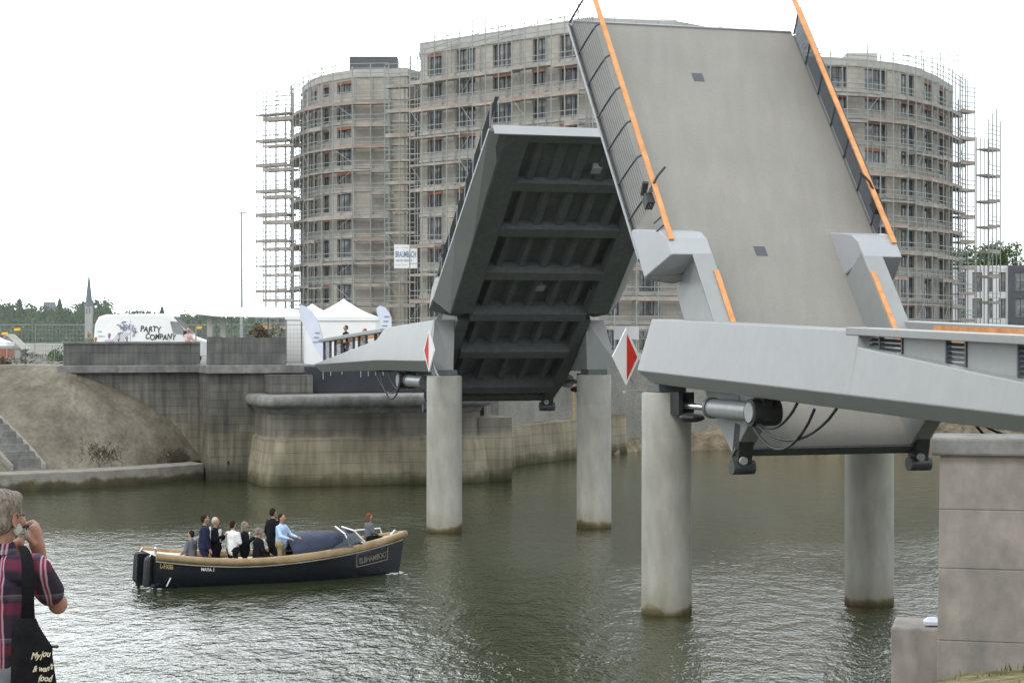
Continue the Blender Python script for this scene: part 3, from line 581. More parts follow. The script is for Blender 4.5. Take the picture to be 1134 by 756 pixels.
c = W(695, 369, 78); t_ = thing('notice_board', 'white notice board on a lattice arm behind the large diamond sign', 'sign', c)
mb = MB(); mb.box(-.55, .45, -.03, .03, -.25, .28, T=lambda x, y, z: c+Vector((x, y, z))); mb.build('board', M['white'], t_)
mb = MB()
for z in (-.22, .1): mb.tube([c+Vector((.4, .05, z)), c+Vector((1.3, .05, z))], .02, 6)
for k in range(5): mb.tube([c+Vector((.42+.18*k, .05, -.22 if k % 2 else .1)), c+Vector((.6+.18*k, .05, .1 if k % 2 else -.22))], .015, 6)
mb.tube([c+Vector((-.05, .05, -1.4)), c+Vector((-.05, .05, .2))], .03, 6); mb.build('lattice_arm', M['galv'], t_)

# stone post and block on the near bank
c = W(1088, 735, 30.4); c.z = 1.9; t_ = thing('stone_pillar', 'weathered square sandstone pillar with a projecting cap at the right edge', 'pillar', c)
ang = R(-14); e = Vector((math.cos(ang), math.sin(ang), 0)); g = Vector((-e.y, e.x, 0)); T_ = lambda x, y, z: c+e*x+g*y+ZZ*(z-1.9)
zz = [1.0, 2.85, 3.95, 4.85, 5.66]
for k in range(4):
    w0 = .63+.05*max(0, (5.6-zz[k])/4); w1 = .63+.05*max(0, (5.6-zz[k+1])/4)
    mb = MB(); mb.loft([[T_(sx*ww, sy*ww, z) for sx, sy in ((-1, -1), (1, -1), (1, 1), (-1, 1))] for ww, z in ((w0, zz[k]+.006), (w1, zz[k+1]-.006))]); mb.build('stone_block', M['pink_stone'], t_, bevel=.012)
    mb = MB(); mb.loft([[T_(sx*(w1-.012), sy*(w1-.012), z) for sx, sy in ((-1, -1), (1, -1), (1, 1), (-1, 1))] for z in (zz[k+1]-.03, zz[k+1]+.03)]); mb.build('mortar_joint', M['pink_stone'], t_)
mb = MB(); mb.box(-.76, .76, -.76, .76, 5.68, 5.95, T=T_); mb.build('cap_slab', M['cap_stone'], t_, bevel=.04)
c2 = W(1018, 720, 31.2); mb = MB(); mb.box(-.42, .5, -.4, .8, -1.2, .42, T=lambda x, y, z: c2+e*x+g*y+ZZ*z); o = mb.build('stone_block', M['pink_stone'], org=c2, bevel=.04); tag(o, 'low rough stone block beside the foot of the sandstone pillar', 'stone block')
c3 = W(1032, 690, 31.0); mb = MB(); mb.loft([[c3+Vector((x*k_, y*k_, z)) for x, y in ((-.14, -.1), (.12, -.12), (.16, .08), (-.1, .12))] for k_, z in ((1, -.012), (1.1, .04), (.5, .1))]); o = mb.build('litter', M['flag'], org=c3); tag(o, 'pale crumpled litter lying on the low stone block', 'litter')
# grass tufts on near bank
mb = MB(); rg = random.Random(5)
for k in range(900):
    x = rg.uniform(6.3, 11); y = rg.uniform(22, 29.5); z = bank_z(x, y); h = rg.uniform(.05, .16); d_ = Vector((rg.uniform(-.05, .05), rg.uniform(-.05, .05), 0))
    if math.sin(x*1.7)+math.sin(y*2.3+x) < -.2: continue
    mb.add([(x-.02, y, z-.02), (x+.02, y, z-.02), Vector((x, y, z+h))+d_], [(0, 1, 2)])
tag(mb.build('grass', M['dirt']), 'short dry grass on the near bank', 'grass', kind='stuff')
# ================================================================== BUILDINGS
WIN = {}
def window_mesh(wd, ht, mull, trans):
    key = (round(wd, 2), round(ht, 2), mull, trans)
    if key not in WIN:
        mb = MB(); t_ = .07
        mb.box(0, t_, 0, .09, 0, ht); mb.box(wd-t_, wd, 0, .09, 0, ht); mb.box(t_, wd-t_, .002, .088, 0, t_); mb.box(t_, wd-t_, .002, .088, ht-t_, ht)
        for k in range(1, mull): mb.box(wd*k/mull-.045, wd*k/mull+.045, .004, .086, t_, ht-t_)
        if trans: mb.box(t_, wd-t_, .006, .084, ht*trans-.03, ht*trans+.03)
        a = mb.build('window', M['frame']); pm = MB(); pm.box(t_*.5, wd-t_*.5, .05, .07, t_*.5, ht-t_*.5); b_ = pm.build('pane', M['pane'])
        WIN[key] = (a.data, b_.data); bpy.data.objects.remove(a); bpy.data.objects.remove(b_)
    return WIN[key]
def building(name, label, cat, pts, wins, z0, nfl, fh, parapet, rear, wall_m='blockwork', sill=.35, head=2.65, mull=3, lintel=True, bands=True, group=None, alt=False):
    """pts: facade polyline; wins[i]: list of (x0, x1) on segment i, in metres along it"""
    root = thing(name, label, cat, (pts[0][0], pts[0][1], z0), 0, group); org = ORG[root.name]
    top = z0+nfl*fh; mb = MB(); lint = 0; rr = random.Random(len(pts)+int(abs(pts[0][0])))
    for i in range(len(pts)-1):
        p = Vector((*pts[i], 0)); q = Vector((*pts[i+1], 0)); L_ = (q-p).length; t_ = (q-p)/L_; nn = Vector((t_.y, -t_.x, 0))
        if nn.y > 0 and i < len(pts): pass
        xs = [0]+[x for w_ in wins[i] for x in w_]+[L_]
        P3 = lambda x, z, d=0: p+t_*x-nn*d+ZZ*z
        for k in range(len(xs)-1):
            x0, x1 = xs[k], xs[k+1]
            if k % 2 == 0:
                if x1-x0 > 1e-4: mb.add([P3(x0, z0), P3(x1, z0), P3(x1, top), P3(x0, top)], [(0, 1, 2, 3)])
                continue
            z = z0
            for f in range(nfl):
                sl, hd = (sill, head) if not alt else ((.25, fh-.28) if f % 2 == 0 else (.75, fh-.42))
                zs, zh = z0+f*fh+sl, z0+f*fh+hd
                mb.add([P3(x0, z), P3(x1, z), P3(x1, zs), P3(x0, zs)], [(0, 1, 2, 3)])
                for a, b_ in (((x0, zs), (x0, zh)), ((x1, zh), (x1, zs)), ((x0, zh), (x1, zh)), ((x1, zs), (x0, zs))):
                    mb.add([P3(*a), P3(*b_), P3(*b_, .35), P3(*a, .35)], [(0, 1, 2, 3)])
                z = zh
                fm, pm = window_mesh(x1-x0, hd-sl-.02, mull, .0 if f % 2 else .5)
                o = bpy.data.objects.new('window', fm); COL.objects.link(o); o.parent = root
                o.location = P3(x0, zs+.01, .30)-org; o.rotation_euler = (0, 0, math.atan2(t_.y, t_.x))
                o2 = bpy.data.objects.new('pane', pm); COL.objects.link(o2); o2.parent = o
                if lintel and rr.random() < (.9 if (f % 2 or not alt) else .25):
                    l_ = MB(); l_.add([P3(x0+.03, zh-.3, .05), P3(x1-.03, zh-.3, .05), P3(x1-.03, zh-.02, .05), P3(x0+.03, zh-.02, .05), P3(x0+.03, zh-.3, .25), P3(x1-.03, zh-.3, .25), P3(x1-.03, zh-.02, .25), P3(x0+.03, zh-.02, .25)], [(0, 1, 2, 3), (4, 5, 6, 7), (0, 1, 5, 4), (3, 2, 6, 7), (0, 3, 7, 4), (1, 2, 6, 5)])
                    l_.build('lintel', M['lintel'], root)
            mb.add([P3(x0, z), P3(x1, z), P3(x1, top), P3(x0, top)], [(0, 1, 2, 3)])
    # rear walls
    ring = list(rear); full = [pts[-1]]+ring+[pts[0]]
    for a, b_ in zip(full, full[1:]): mb.add([(*a, z0), (*b_, z0), (*b_, top), (*a, top)], [(0, 1, 2, 3)])
    mb.build('wall', M[wall_m], root)
    foot = list(pts)+ring; c = Vector((sum(p[0] for p in foot)/len(foot), sum(p[1] for p in foot)/len(foot), 0))
    def ringv(off, z): return [Vector((p[0], p[1], 0))+(Vector((p[0], p[1], 0))-c).normalized()*off+ZZ*z for p in foot]
    if bands:
        for f in range(1, nfl+1): mb = MB(); mb.loft([ringv(.14, z0+f*fh-.14), ringv(.14, z0+f*fh+.09)]); mb.build('floor_slab', M['slab'], root)
    mb = MB(); mb.loft([ringv(.05, top+.0), ringv(.05, top+parapet)]); mb.build('roof_parapet', M['slab'] if wall_m == 'blockwork' else M[wall_m], root)
    return root
Z0 = 5.95
LT = [(-23.6, 243), (-24.9, 236), (-24.7, 230), (-23.4, 224.5), (-21.6, 219.8), (-20.0, 217.2), (-17.2, 214.2), (-11.4, 213.4)]
building('apartment_block', 'round cornered shell of an apartment block at left with a blank right wall', 'building',
    LT, [[], [(1.5, 3.6)], [(1.5, 4)], [(1.2, 3.9)], [(.7, 2.6)], [(.9, 3.5)], []], Z0, 12, 2.5, .75, [(-8, 222), (-8, 245)], alt=True, mull=3)
MT = [(-9.6, 211), (-9.4, 200), (1.0, 190), (7.2, 184.0), (15.5, 186), (24, 195)]
dd = math.hypot(10.4, 10)
building('apartment_block', 'central long apartment block shell rising behind both bridge leaves, pale parapet on top', 'building',
    MT, [[], [(1.1, 3.2), (5.3, 8.0), (10.4, 12.9)], [(1.4, 3.2), (5.0, 7.2)], [(1, 3), (5, 7)], [(2, 4), (7, 9)]], Z0, 11, 2.77, 1.05, [(27, 215), (-8, 225)], alt=True, mull=4)
RT = [(24.2, 197), (28.5, 199.5), (35.6, 201.6), (40.2, 205), (43.6, 209.5), (46.6, 215), (50.5, 224), (51.4, 234), (49, 246)]
building('apartment_block', 'right hand curved apartment block shell with red shutter boxes, seen beyond the orange handrail', 'building',
    RT, [[], [(3.2, 6.2)], [(1.1, 4.4)], [(1.4, 4.6)], [(1.4, 4.9)], [(2.0, 5.4)], [(2, 4.5)], []], Z0, 11, 2.68, .7, [(30, 250), (22, 215)], alt=True, mull=4)
# plant box on the left block roof
c = W(413, 68, 216); mb = MB(); mb.box(-2.6, 2.7, 0, 3, -1.1, .55, T=lambda x, y, z: c+Vector((x, y, z))); tag(mb.build('roof_plant_box', M['asphalt_grey'], org=c, bevel=.05), 'dark grey plant box on the flat roof of the left block', 'roof box')
c = W(955, 64, 206); mb = MB(); mb.box(-1.6, 1.6, 0, 3, -1.1, .5, T=lambda x, y, z: c+Vector((x, y, z))); tag(mb.build('roof_plant_box', M['slab'], org=c, bevel=.05), 'pale box on the roof of the right block', 'roof box')

def scaffold(label, path_, z0, top, lift=3.0, wd=.9, step=2.5, extra=1.8, missing=0.0, seed=1):
    """poles in two rows along the path, a boarded platform with guardrails per lift, a few braces"""
    root = thing('scaffold', label, 'scaffold', (path_[0][0], path_[0][1], z0), 0, 'scaffolding round the apartment blocks'); rr = random.Random(seed)
    P_ = [Vector((x, y, 0)) for x, y in path_]; inner = []; outer = []
    for i in range(len(P_)-1):
        L_ = (P_[i+1]-P_[i]).length; m_ = max(1, round(L_/step)); t_ = (P_[i+1]-P_[i]).normalized(); nn = Vector((t_.y, -t_.x, 0))
        for k in range(m_+(1 if i == len(P_)-2 else 0)): q = P_[i].lerp(P_[i+1], k/m_); inner.append(q+nn*.35); outer.append(q+nn*(.35+wd))
    nl = int((top-z0)/lift)
    for q, row in ((0, inner), (1, outer)):
        for p in row:
            if q == 0 and rr.random() < .1: continue
            h = top+(extra*rr.uniform(.55, 1.0) if q else 0); mb = MB(); mb.tube([p+ZZ*z0, p+ZZ*h], .062, 5, caps=False); mb.build('standard', M['tube'], root)
    for f in range(1, nl+1):
        z = z0+f*lift-.45
        k = 0; nb = len(inner); toe_m = M['toe'] if rr.random() < .45 else M['plank']
        while k < nb-1:                                   # boarded bays come in runs, some left open, some a little higher
            run = min(nb-1-k, rr.randint(2, 5)); dz = rr.choice((0, 0, 0, .12, -.1))
            if rr.random() < .86 or nb < 6:
                mb = MB(); io = list(zip(inner, outer))[k:k+run+1]; th = rr.uniform(.12, .26)
                mb.loft([[a+ZZ*(z-th+dz), b_+ZZ*(z-th+dz), b_+ZZ*(z+dz), a+ZZ*(z+dz)] for a, b_ in io], True, True)
                if rr.random() < .8: mb.loft([[b_+ZZ*(z+.003+dz), b_.lerp(a, .04)+ZZ*(z+.003+dz), b_.lerp(a, .04)+ZZ*(z+.2+dz), b_+ZZ*(z+.2+dz)] for a, b_ in io], True, True, mi=1)
                mb.build('platform', [M['plank'], toe_m], root)
            k += run
        mb = MB()
        for dz in (.55, 1.05): mb.tube([b_+ZZ*(z+dz) for b_ in outer], .045, 5)
        mb.build('guardrail', M['tube'], root)
    for dz in (.0, .5, 1.0):
        mb = MB(); mb.tube([b_+ZZ*(top+dz+.3) for b_ in outer], .045, 5); mb.build('guardrail', M['tube'], root)
    for k in range(0, len(outer)-2, 4):
        for f in range(nl):
            if rr.random() < .6:
                a, b_ = (outer[k], outer[k+1]) if (f % 2) else (outer[k+1], outer[k]); mb = MB(); mb.tube([a+ZZ*(z0+f*lift+.4), b_+ZZ*(z0+(f+1)*lift-.4)], .028, 5); mb.build('brace', M['galv'], root)
    return root, outer
scaffold('scaffold curving round the left block with platforms jutting out to its left', LT[1:7]+[(-13.2, 213.7)], Z0, 35.8, 2.5, seed=2, step=1.9, wd=1.1)
XA = lambda px, Yd: (W(px, 0, Yd).x, Yd)
scaffold('broad scaffold bay jutting out left of the left block, front row', [XA(301, 223), XA(334, 221)], Z0, 33.2, 2.95, wd=1.3, step=1.8, seed=3, extra=2.5)
scaffold('scaffold bay jutting out left of the left block, row behind the front one', [XA(296, 231), XA(330, 228)], Z0+1.3, 34.6, 2.95, wd=1.5, step=1.7, seed=13, extra=3)
scaffold('scaffold tower in the corner between the left and central blocks, carrying the white banner', [(-13.0, 210.5), (-9.7, 209.2)], Z0, 35.2, 2.6, wd=1.3, step=1.6, seed=4)
scaffold('scaffold along the central block front between the left block and the far leaf', MT[1:4], Z0, 36.2, 2.77, step=1.9, extra=2.6, seed=5, wd=1.1)
scaffold('scaffold along the central block behind the gap between the leaves', MT[3:6], Z0, 36.0, 2.77, step=2.0, extra=1.4, seed=6, wd=1.1)
scaffold('scaffold curving round the right block beyond the orange handrail', RT[1:7], Z0, 35.4, 2.68, step=1.9, extra=2.0, seed=8, wd=1.1)
scaffold('outer scaffold tower on the far right of the right block', [XA(1078, 226), XA(1091, 229)], Z0, 30.5, 2.95, wd=1.5, step=1.3, seed=9, extra=3.5)
scaffold('scaffold bay between the right block corner and the outer tower', [XA(1050, 222), XA(1066, 224)], Z0+.9, 34.4, 2.95, wd=1.3, step=1.6, seed=19, extra=3)
# extra loose tubes above the roofs
for x0, y0, x1, y1, Yd in ((470, 55, 560, 28, 196), (520, 48, 628, 17, 190), (455, 62, 500, 38, 200), (330, 95, 372, 66, 220), (1000, 55, 1062, 62, 214)):
    mb = MB()
    for k in range(4): p = W(lerp(x0, x1, k/3), lerp(y0, y1, k/3), Yd); mb.tube([p, p-ZZ*3.2], .05, 5)
    mb.tube([W(x0, y0, Yd), W(x1, y1, Yd)], .045, 5); mb.tube([W(x0, y0+6, Yd), W(x1, y1+6, Yd)], .045, 5)
    near_what = {470: 'left part of the central roof', 520: 'right part of the central roof', 455: 'left corner of the central roof', 330: 'roof of the left block', 1000: 'roof of the right block'}[x0]
    tag(mb.build('edge_protection', M['tube'], org=W(x0, y0+30, Yd)), 'thin tube edge protection above the '+near_what, 'guardrail', 'edge protection on the roofs')
# banner
c = W(436.5, 297, 207.0); t_ = thing('scaffold_banner', 'white banner with blue lettering hung on the scaffold tower', 'banner', c); T_ = lambda x, y, z: c+Vector((x, -z, y))
mb = MB(); mb.box(0, 2.45, 0, 2.5, 0, .03, T=T_); mb.build('cloth', M['tent'], t_)
text_mesh('BRAUMBACH', .46, 'lettering', M['ink_blue'], lambda x, y, z: T_(.12+x*.80, 1.18+y*1.9, .035+z), t_, offset=.012)
text_mesh('GERÜST SERVICE', .26, 'lettering', M['ink_blue'], lambda x, y, z: T_(.14+x*.9, .72+y, .035+z), t_, offset=.006)
text_mesh('bau + montage', .16, 'lettering', M['ink_pale'], lambda x, y, z: T_(.16+x*1.3, 2.15+y, .035+z), t_)
text_mesh('tel 0611 94 66', .16, 'lettering', M['ink_pale'], lambda x, y, z: T_(.16+x*1.25, .3+y, .035+z), t_)

# white and grey houses at the right edge
Wt = [(W(1062, 0, 262).x, 262), (W(1117, 0, 250).x, 250)]
def boxhouse(name, label, px0, px1, Yd0, Yd1, ztop, wins, wm_, fh, nfl, mull=2, lint=False):
    p0 = (W(px0, 0, Yd0).x, Yd0); p1 = (W(px1, 0, Yd1).x, Yd1); L_ = math.hypot(p1[0]-p0[0], p1[1]-p0[1])
    return building(name, label, 'building', [p0, p1], [[(a*L_, b_*L_) for a, b_ in wins]], Z0, nfl, fh, .5, [(p1[0]+2, p1[1]+22), (p0[0]+2, p0[1]+22)], wall_m=wm_, sill=.5, head=fh-.35, mull=mull, lintel=lint, bands=False)
boxhouse('white_house', 'white modern house with tall dark window strips at the right edge', 1056, 1117, 250, 250, 16, [(.08, .2), (.34, .52), (.62, .7), (.82, .95)], 'render_white', 3.35, 3)
boxhouse('grey_house', 'dark grey clad house joining the white one, partly cut off by the frame', 1117.2, 1240, 249.4, 249.4, 16, [(.06, .16), (.3, .4), (.6, .7)], 'asphalt_grey', 3.35, 3)
boxhouse('white_house', 'low white house farther left behind the scaffold of the right block', 1150, 1030, 290, 292, 12, [(.1, .3), (.5, .7)], 'render_white', 2.9, 2) if False else None

# ================================================================== TREES
def clump_mesh(name, c, r, rz, m, n_leaf, leaf, rg, parent=None, flat=1.0):
    mb = MB(); lobes = [(Vector((rg.gauss(0, .38)*r, rg.gauss(0, .38)*r, rg.uniform(-.55, .6)*rz)), rg.uniform(.35, .6)*r) for _ in range(9)]
    for k in range(n_leaf):
        lc, lr = rg.choice(lobes); d = Vector((rg.gauss(0, 1), rg.gauss(0, 1), rg.gauss(0, 1))).normalized()*lr*rg.uniform(.6, 1.05)
        p = Vector(c)+lc+d; a = Vector((rg.gauss(0, 1), rg.gauss(0, 1), rg.gauss(0, 1))).normalized()*leaf; b_ = a.cross(Vector((rg.gauss(0, 1), rg.gauss(0, 1), rg.gauss(0, 1)))).normalized()*leaf
        mb.add([p-a, p-b_*.6, p+a, p+b_*.6], [(0, 1, 2, 3)])
    return mb.build(name, m, parent)
rg = random.Random(11)
# far wood on the hill over the river (one mass)
mb = MB()
def hill(px):
    if px < 125: return 50+4*math.sin(px*.06+1)+(3 if px > 80 else 0)
    return 40+3*math.sin(px*.09) if px < 350 else 24
for px in range(-160, 460, 3):
    for row in range(4):
        Yd = 2560-row*10; ht = hill(px)*(1-.2*row)+rg.uniform(-4, 3); x = W(px+rg.uniform(-2, 2), 0, Yd).x; rr_ = rg.uniform(6, 10)
        lob = [(Vector((rg.gauss(0, .4)*rr_, rg.gauss(0, .3)*rr_, rg.uniform(-.5, .3)*rr_)), rr_*rg.uniform(.5, .8)) for _ in range(4)]
        mb.ell((x, Yd, ht*.5-4), rr_*.8, 5, ht*.42, 8, 5)
        for k in range(70):
            lc, lr = rg.choice(lob); d = Vector((rg.gauss(0, 1), -abs(rg.gauss(0, 1)), rg.gauss(0, 1))).normalized()*lr
            z_off = rg.choice((0, 0, -ht*.25, -ht*.5)); p = Vector((x, Yd-3, ht-rr_+z_off))+lc+d; a = Vector((rg.gauss(0, 1), rg.gauss(0, 1), rg.gauss(0, 1))).normalized()*1.5; b_ = a.cross(Vector((0.3, 1, .2))).normalized()*1.5
            mb.add([p-a, p-b_, p+a, p+b_], [(0, 1, 2, 3)])
tag(mb.build('far_wood', M['leaf']), 'dense green wood on the far shore below the church spire', 'wood', kind='stuff')
mb = MB(); mb.loft([[Vector((x, 2570, 1)), Vector((x, 2600, 26)), Vector((x, 3000, 26)), Vector((x, 3100, 1))] for x in (-1400, 400)]); struct('hill', mb, M['leaf'])
for px, top, wd, lab in ((22, 331, 9, 'pointed conifer rising over the far wood at the left edge'), (66, 331, 10, 'pointed conifer rising over the far wood near the church'), (92, 334, 12, 'broad dark conifer standing just left of the church tower'), (179.5, 340, 7, 'tiny conifer on the far tree line above the van roof')):
    Yd = 2540; c = W(px, 372, Yd); H_ = W(px, top, Yd).z; t_ = thing('conifer_tree', lab, 'tree', (c.x, Yd, 12)); mb = MB()
    for k in range(1100):
        s_ = rg.random()**.8; z = lerp(14, H_, s_); rr_ = wd*.8*(1-s_)**.7*1.15; a_ = rg.uniform(0, 6.28); p = Vector((c.x+rr_*math.cos(a_)*rg.uniform(.4, 1), Yd+rr_*math.sin(a_), z)); a = Vector((rg.gauss(0, 1), rg.gauss(0, 1), rg.gauss(0, 1))).normalized()*1.4; b_ = a.cross(Vector((0.3, 1, .2))).normalized()*1.4
        mb.add([p-a, p-b_, p+a, p+b_], [(0, 1, 2, 3)])
    mb.build('crown', M['leaf'], t_); mb = MB(); mb.tube([(c.x, Yd, 12), (c.x, Yd, H_-4)], [.8, .2], 6); mb.build('trunk', M['bark'], t_)
for i, (px, top, Yd, r_, lab) in enumerate(((1066, 272, 300, 2.7, 'bright green tree showing between the scaffold and the white house roof'), (1084, 270, 300, 3.2, 'bushy green tree above the left half of the white house'), (1100, 271, 305, 2.4, 'small green tree above the middle of the white house'), (1114, 267, 300, 2.2, 'taller tree tip above the joint of white and grey houses'))):
    c = W(px, top, Yd); t_ = thing('broadleaf_tree', lab, 'tree', (c.x, Yd, Z0)); clump_mesh('crown', (c.x, Yd, c.z-r_*.9), r_*1.2, r_*.9, M['leaf_bright'], 700, .28, rg, t_)
    mb = MB(); mb.tube([(c.x, Yd, Z0), (c.x+.2, Yd, c.z-4), (c.x, Yd, c.z-1.5)], [.25, .18, .08], 8); mb.build('trunk', M['bark'], t_)
# church
c = W(98.5, 372, 2500); t_ = thing('church', 'distant church with a slim slate spire above the trees', 'church', (c.x, 2500, 10)); mb = MB()
mb.box(-4.4, 4.4, -4.4, 4.4, 0, 46, T=lambda x, y, z: Vector((c.x+x, 2500+y, z))); mb.build('tower', M['plaster'], t_)
mb = MB(); mb.lathe((c.x, 2500, 0), [(6.2, 46), (4.4, 52), (.2, 90)], 8); mb.build('spire', M['slate'], t_)
for dx in (-1.8, 1.8): mb = MB(); mb.box(dx-.7, dx+.7, -4.6, -4.41, 36, 43, T=lambda x, y, z: Vector((c.x+x, 2500+y, z))); mb.build('louvre_window', M['slate'], t_)
c = W(53, 372, 2600); t_ = thing('villa', 'pale villa with a blue grey roof half hidden in the far wood', 'house', (c.x, 2520, 20)); mb = MB()
mb.box(-7, 7, -5, 5, 0, 44, T=lambda x, y, z: Vector((c.x+x, 2610+y, z))); mb.build('wall', M['plaster'], t_)
mb = MB(); mb.loft([[Vector((c.x+x, 2610+y, z)) for y, z in ((-6, 44), (0, 53), (6, 44))] for x in (-8, 8)]); mb.build('roof', M['slate'], t_)

# ================================================================== QUAY THINGS
# street lamp
c = W(267.5, 380, 122); c.z = GZ; t_ = thing('street_lamp', 'tall slender grey street lamp behind the white awning', 'street lamp', c)
mb = MB(); mb.lathe(c, [(.13, 0), (.11, 1.2), (.09, 3), (.055, 9.25)], 12); mb.build('pole', M['galv'], t_, smooth=True)
mb = MB(); mb.tube([c+Vector((-.1, 0, 9.22)), c+Vector((.3, 0, 9.26))], .03, 8); mb.box(-.18, .35, -.1, .1, 9.2, 9.27, T=lambda x, y, z: c+Vector((x, y, z))); mb.build('lamp_head', M['galv'], t_)
mb = MB(); mb.box(-.16, .2, -.14, .05, 3.0, 3.3, T=lambda x, y, z: c+Vector((x, y, z))); mb.build('speaker_box', M['plaster'], t_, bevel=.02)
# van
def van():
    Yv = 108.0; c = W(103, 0, Yv); c.z = GZ; t_ = thing('delivery_van', 'white high roof van with PARTY COMPANY lettering parked behind the parapet', 'van', c)
    G = lambda x, y, z: Vector((c.x+x, c.y+y, GZ+z))
    prof = [(.0, .45), (.0, 1.2), (.08, 2.2), (.28, 2.62), (.7, 2.74), (3.9, 2.78), (4.35, 2.66), (5.25, 1.72), (5.5, 1.5), (6.3, 1.22), (6.5, 1.0), (6.55, .45)]
    mb = MB(); ks = [(0, .0, 1), (.0, 0, 1)]
    secs = []
    for y, ins in ((0.0, .10), (.12, .0), (1.88, .0), (2.0, .10)):
        secs.append([G(x+(ins if x < 3 else -ins)*(.6 if z > 2 or x < .2 or x > 6 else .2), y if z < 1.3 else (y+(.09 if y < 1 else -.09)*((z-1.3)/1.4)), z-(ins*.7 if z > 2.5 else 0)) for x, z in prof])
    mb.loft(secs); mb.build('body', M['white'], t_, bevel=.03)
    def glass(pts, y, nm='side_window'): mb = MB(); mb.loft([[G(x, yy+.09*((z-1.3)/1.4), z) for x, z in pts] for yy in (y, y+.02)]); mb.build(nm, M['pane'], t_)
    glass([(4.25, 2.36), (4.68, 2.34), (5.12, 1.80), (5.02, 1.62), (4.42, 1.68)], -.012)
    mb = MB(); mb.loft([[G(4.42, y, 2.6), G(5.28, y, 1.70), G(5.32, y, 1.73), G(4.46, y, 2.63)] for y in (.25, 1.75)]); mb.build('windscreen', M['pane'], t_)
    for x in (1.35, 5.35):
        for y in (.02, 1.75):
            mb = MB(); mb.tube([G(x, y-.05, .34), G(x, y+.22, .34)], .34, 20); wv = mb.build('wheel', M['tyre'], t_, smooth=True)
            mb = MB(); mb.tube([G(x, y-.07, .34), G(x, y+.1, .34)], .2, 16); mb.build('rim', M['galv'], wv, org=ORG[t_.name])
            bpy.data.objects[-1] if False else None
    mb = MB(); mb.box(5.02, 5.2, -.22, -.02, 1.52, 1.86, T=G); mb.build('wing_mirror', M['black'], t_, bevel=.03)
    mb = MB(); mb.box(6.36, 6.5, .0, .3, .95, 1.15, T=G); mb.build('headlight', M['pane'], t_, bevel=.02)
    mb = MB(); mb.box(1.5, 4.2, -.012, -.002, 1.22, 1.25, T=G); mb.box(2.05, 2.07, -.012, -.002, .6, 2.45, T=G); mb.box(4.2, 4.22, -.012, -.002, .6, 1.6, T=G); mb.build('body_trim', M['plaster'], t_)
    S = lambda x, y, z: G(x, -.012+.09*max(0, (y-1.3)/1.4)-z, y)
    text_mesh('PARTY', .44, 'lettering', M['ink'], lambda x, y, z: S(2.60+x*.86, 1.78+y+.04*math.sin(x*9), z), t_, offset=.012, shear=.1)
    text_mesh('COMPANY', .44, 'lettering', M['ink'], lambda x, y, z: S(2.88+x*.78, 1.36+y+.04*math.sin(x*8), z), t_, offset=.012, shear=.15)
    text_mesh('events & catering & zeltverleih', .12, 'lettering', M['ink_pale'], lambda x, y, z: S(2.75+x*1.05, 1.10+y, z), t_)
    text_mesh('WIR', .13, 'lettering', M['ink_pale'], lambda x, y, z: S(.25+x, 1.75+y, z), t_); text_mesh('feiern', .15, 'lettering', M['ink_pale'], lambda x, y, z: S(.3+x, 1.5+y, z), t_)
    rq_ = random.Random(9); mb = MB()
    for k in range(14):
        x, y = 1.45+rq_.random()*.95, 1.75+rq_.random()*.5; pts = []
        for j in range(7): pts.append(S(x, y, .006)); x += rq_.uniform(-.14, .16); y += rq_.uniform(-.14, .12); x = min(2.45, max(1.3, x)); y = min(2.35, max(1.45, y))
        mb.tube(pts, .026, 4)
    for k in range(6): x = 1.1+k*.12; mb.tube([S(x+.35, 1.75, .004), S(x-.05, 1.25, .004)], .01, 4)
    mb.build('side_drawing', M['ink_pale'], t_)
van()
# mobile fence panels behind the quay
xs0 = W(-30, 0, 112).x
for k in range(8):
    x = xs0+k*3.45
    if 4 <= k < 5: pass
    c = Vector((x, 112+.6*math.sin(k), GZ)); t_ = thing('mesh_fence_panel', ('first', 'second', 'third', 'fourth', 'fifth', 'sixth', 'seventh', 'eighth')[k]+' mobile mesh fence panel from the left on the quay', 'fence', c, 0, 'mobile mesh fence panels on the quay')
    G = lambda a, z, y=0: c+Vector((a, y, z))
    mb = MB(); mb.tube([G(0, .1), G(0, 2.2), G(3.4, 2.2), G(3.4, .1), G(0, .1)], .025, 6); mb.build('frame', M['galv'], t_)
    mb = MB()
    for j in range(1, 17): mb.tube([G(j*.2, .15), G(j*.2, 2.18)], .005, 4)
    for j in range(1, 9): mb.tube([G(0, j*.24), G(3.4, j*.24)], .005, 4)
    mb.build('wire_mesh', M['galv'], t_)
    mb = MB(); mb.box(-.35, .35, -.12, .12, 0, .14, T=lambda a, y, z: G(a, z, y)); mb.build('foot_block', M['slab'], t_)
for px, py in ((5, 369), (19, 364.5), (22, 387), (220, 362.5), (293, 362)):
    c = W(px, py, 111.3); mb = MB(); mb.loft([[c+Vector((x, y, z)) for x, z in ((-.18, -.09), (.16, -.07), (.19, .08), (-.16, .06))] for y in (0, .03)])
    mb.tube([c+Vector((-.3, .04, .1)), c+Vector((-.3, .3, .16))], .012, 4); mb.tube([c+Vector((.3, .04, .1)), c+Vector((.3, .3, .16))], .012, 4)
    tag(mb.build('fence_marker', M['yellow'], org=c), 'amber marker sheet on the mesh fence '+{5: 'at the very left edge', 19: 'above the small hut', 22: 'low down right of the hut', 220: 'just right of the van', 293: 'above the plant trough'}[px], 'marker', 'amber markers on the fence')
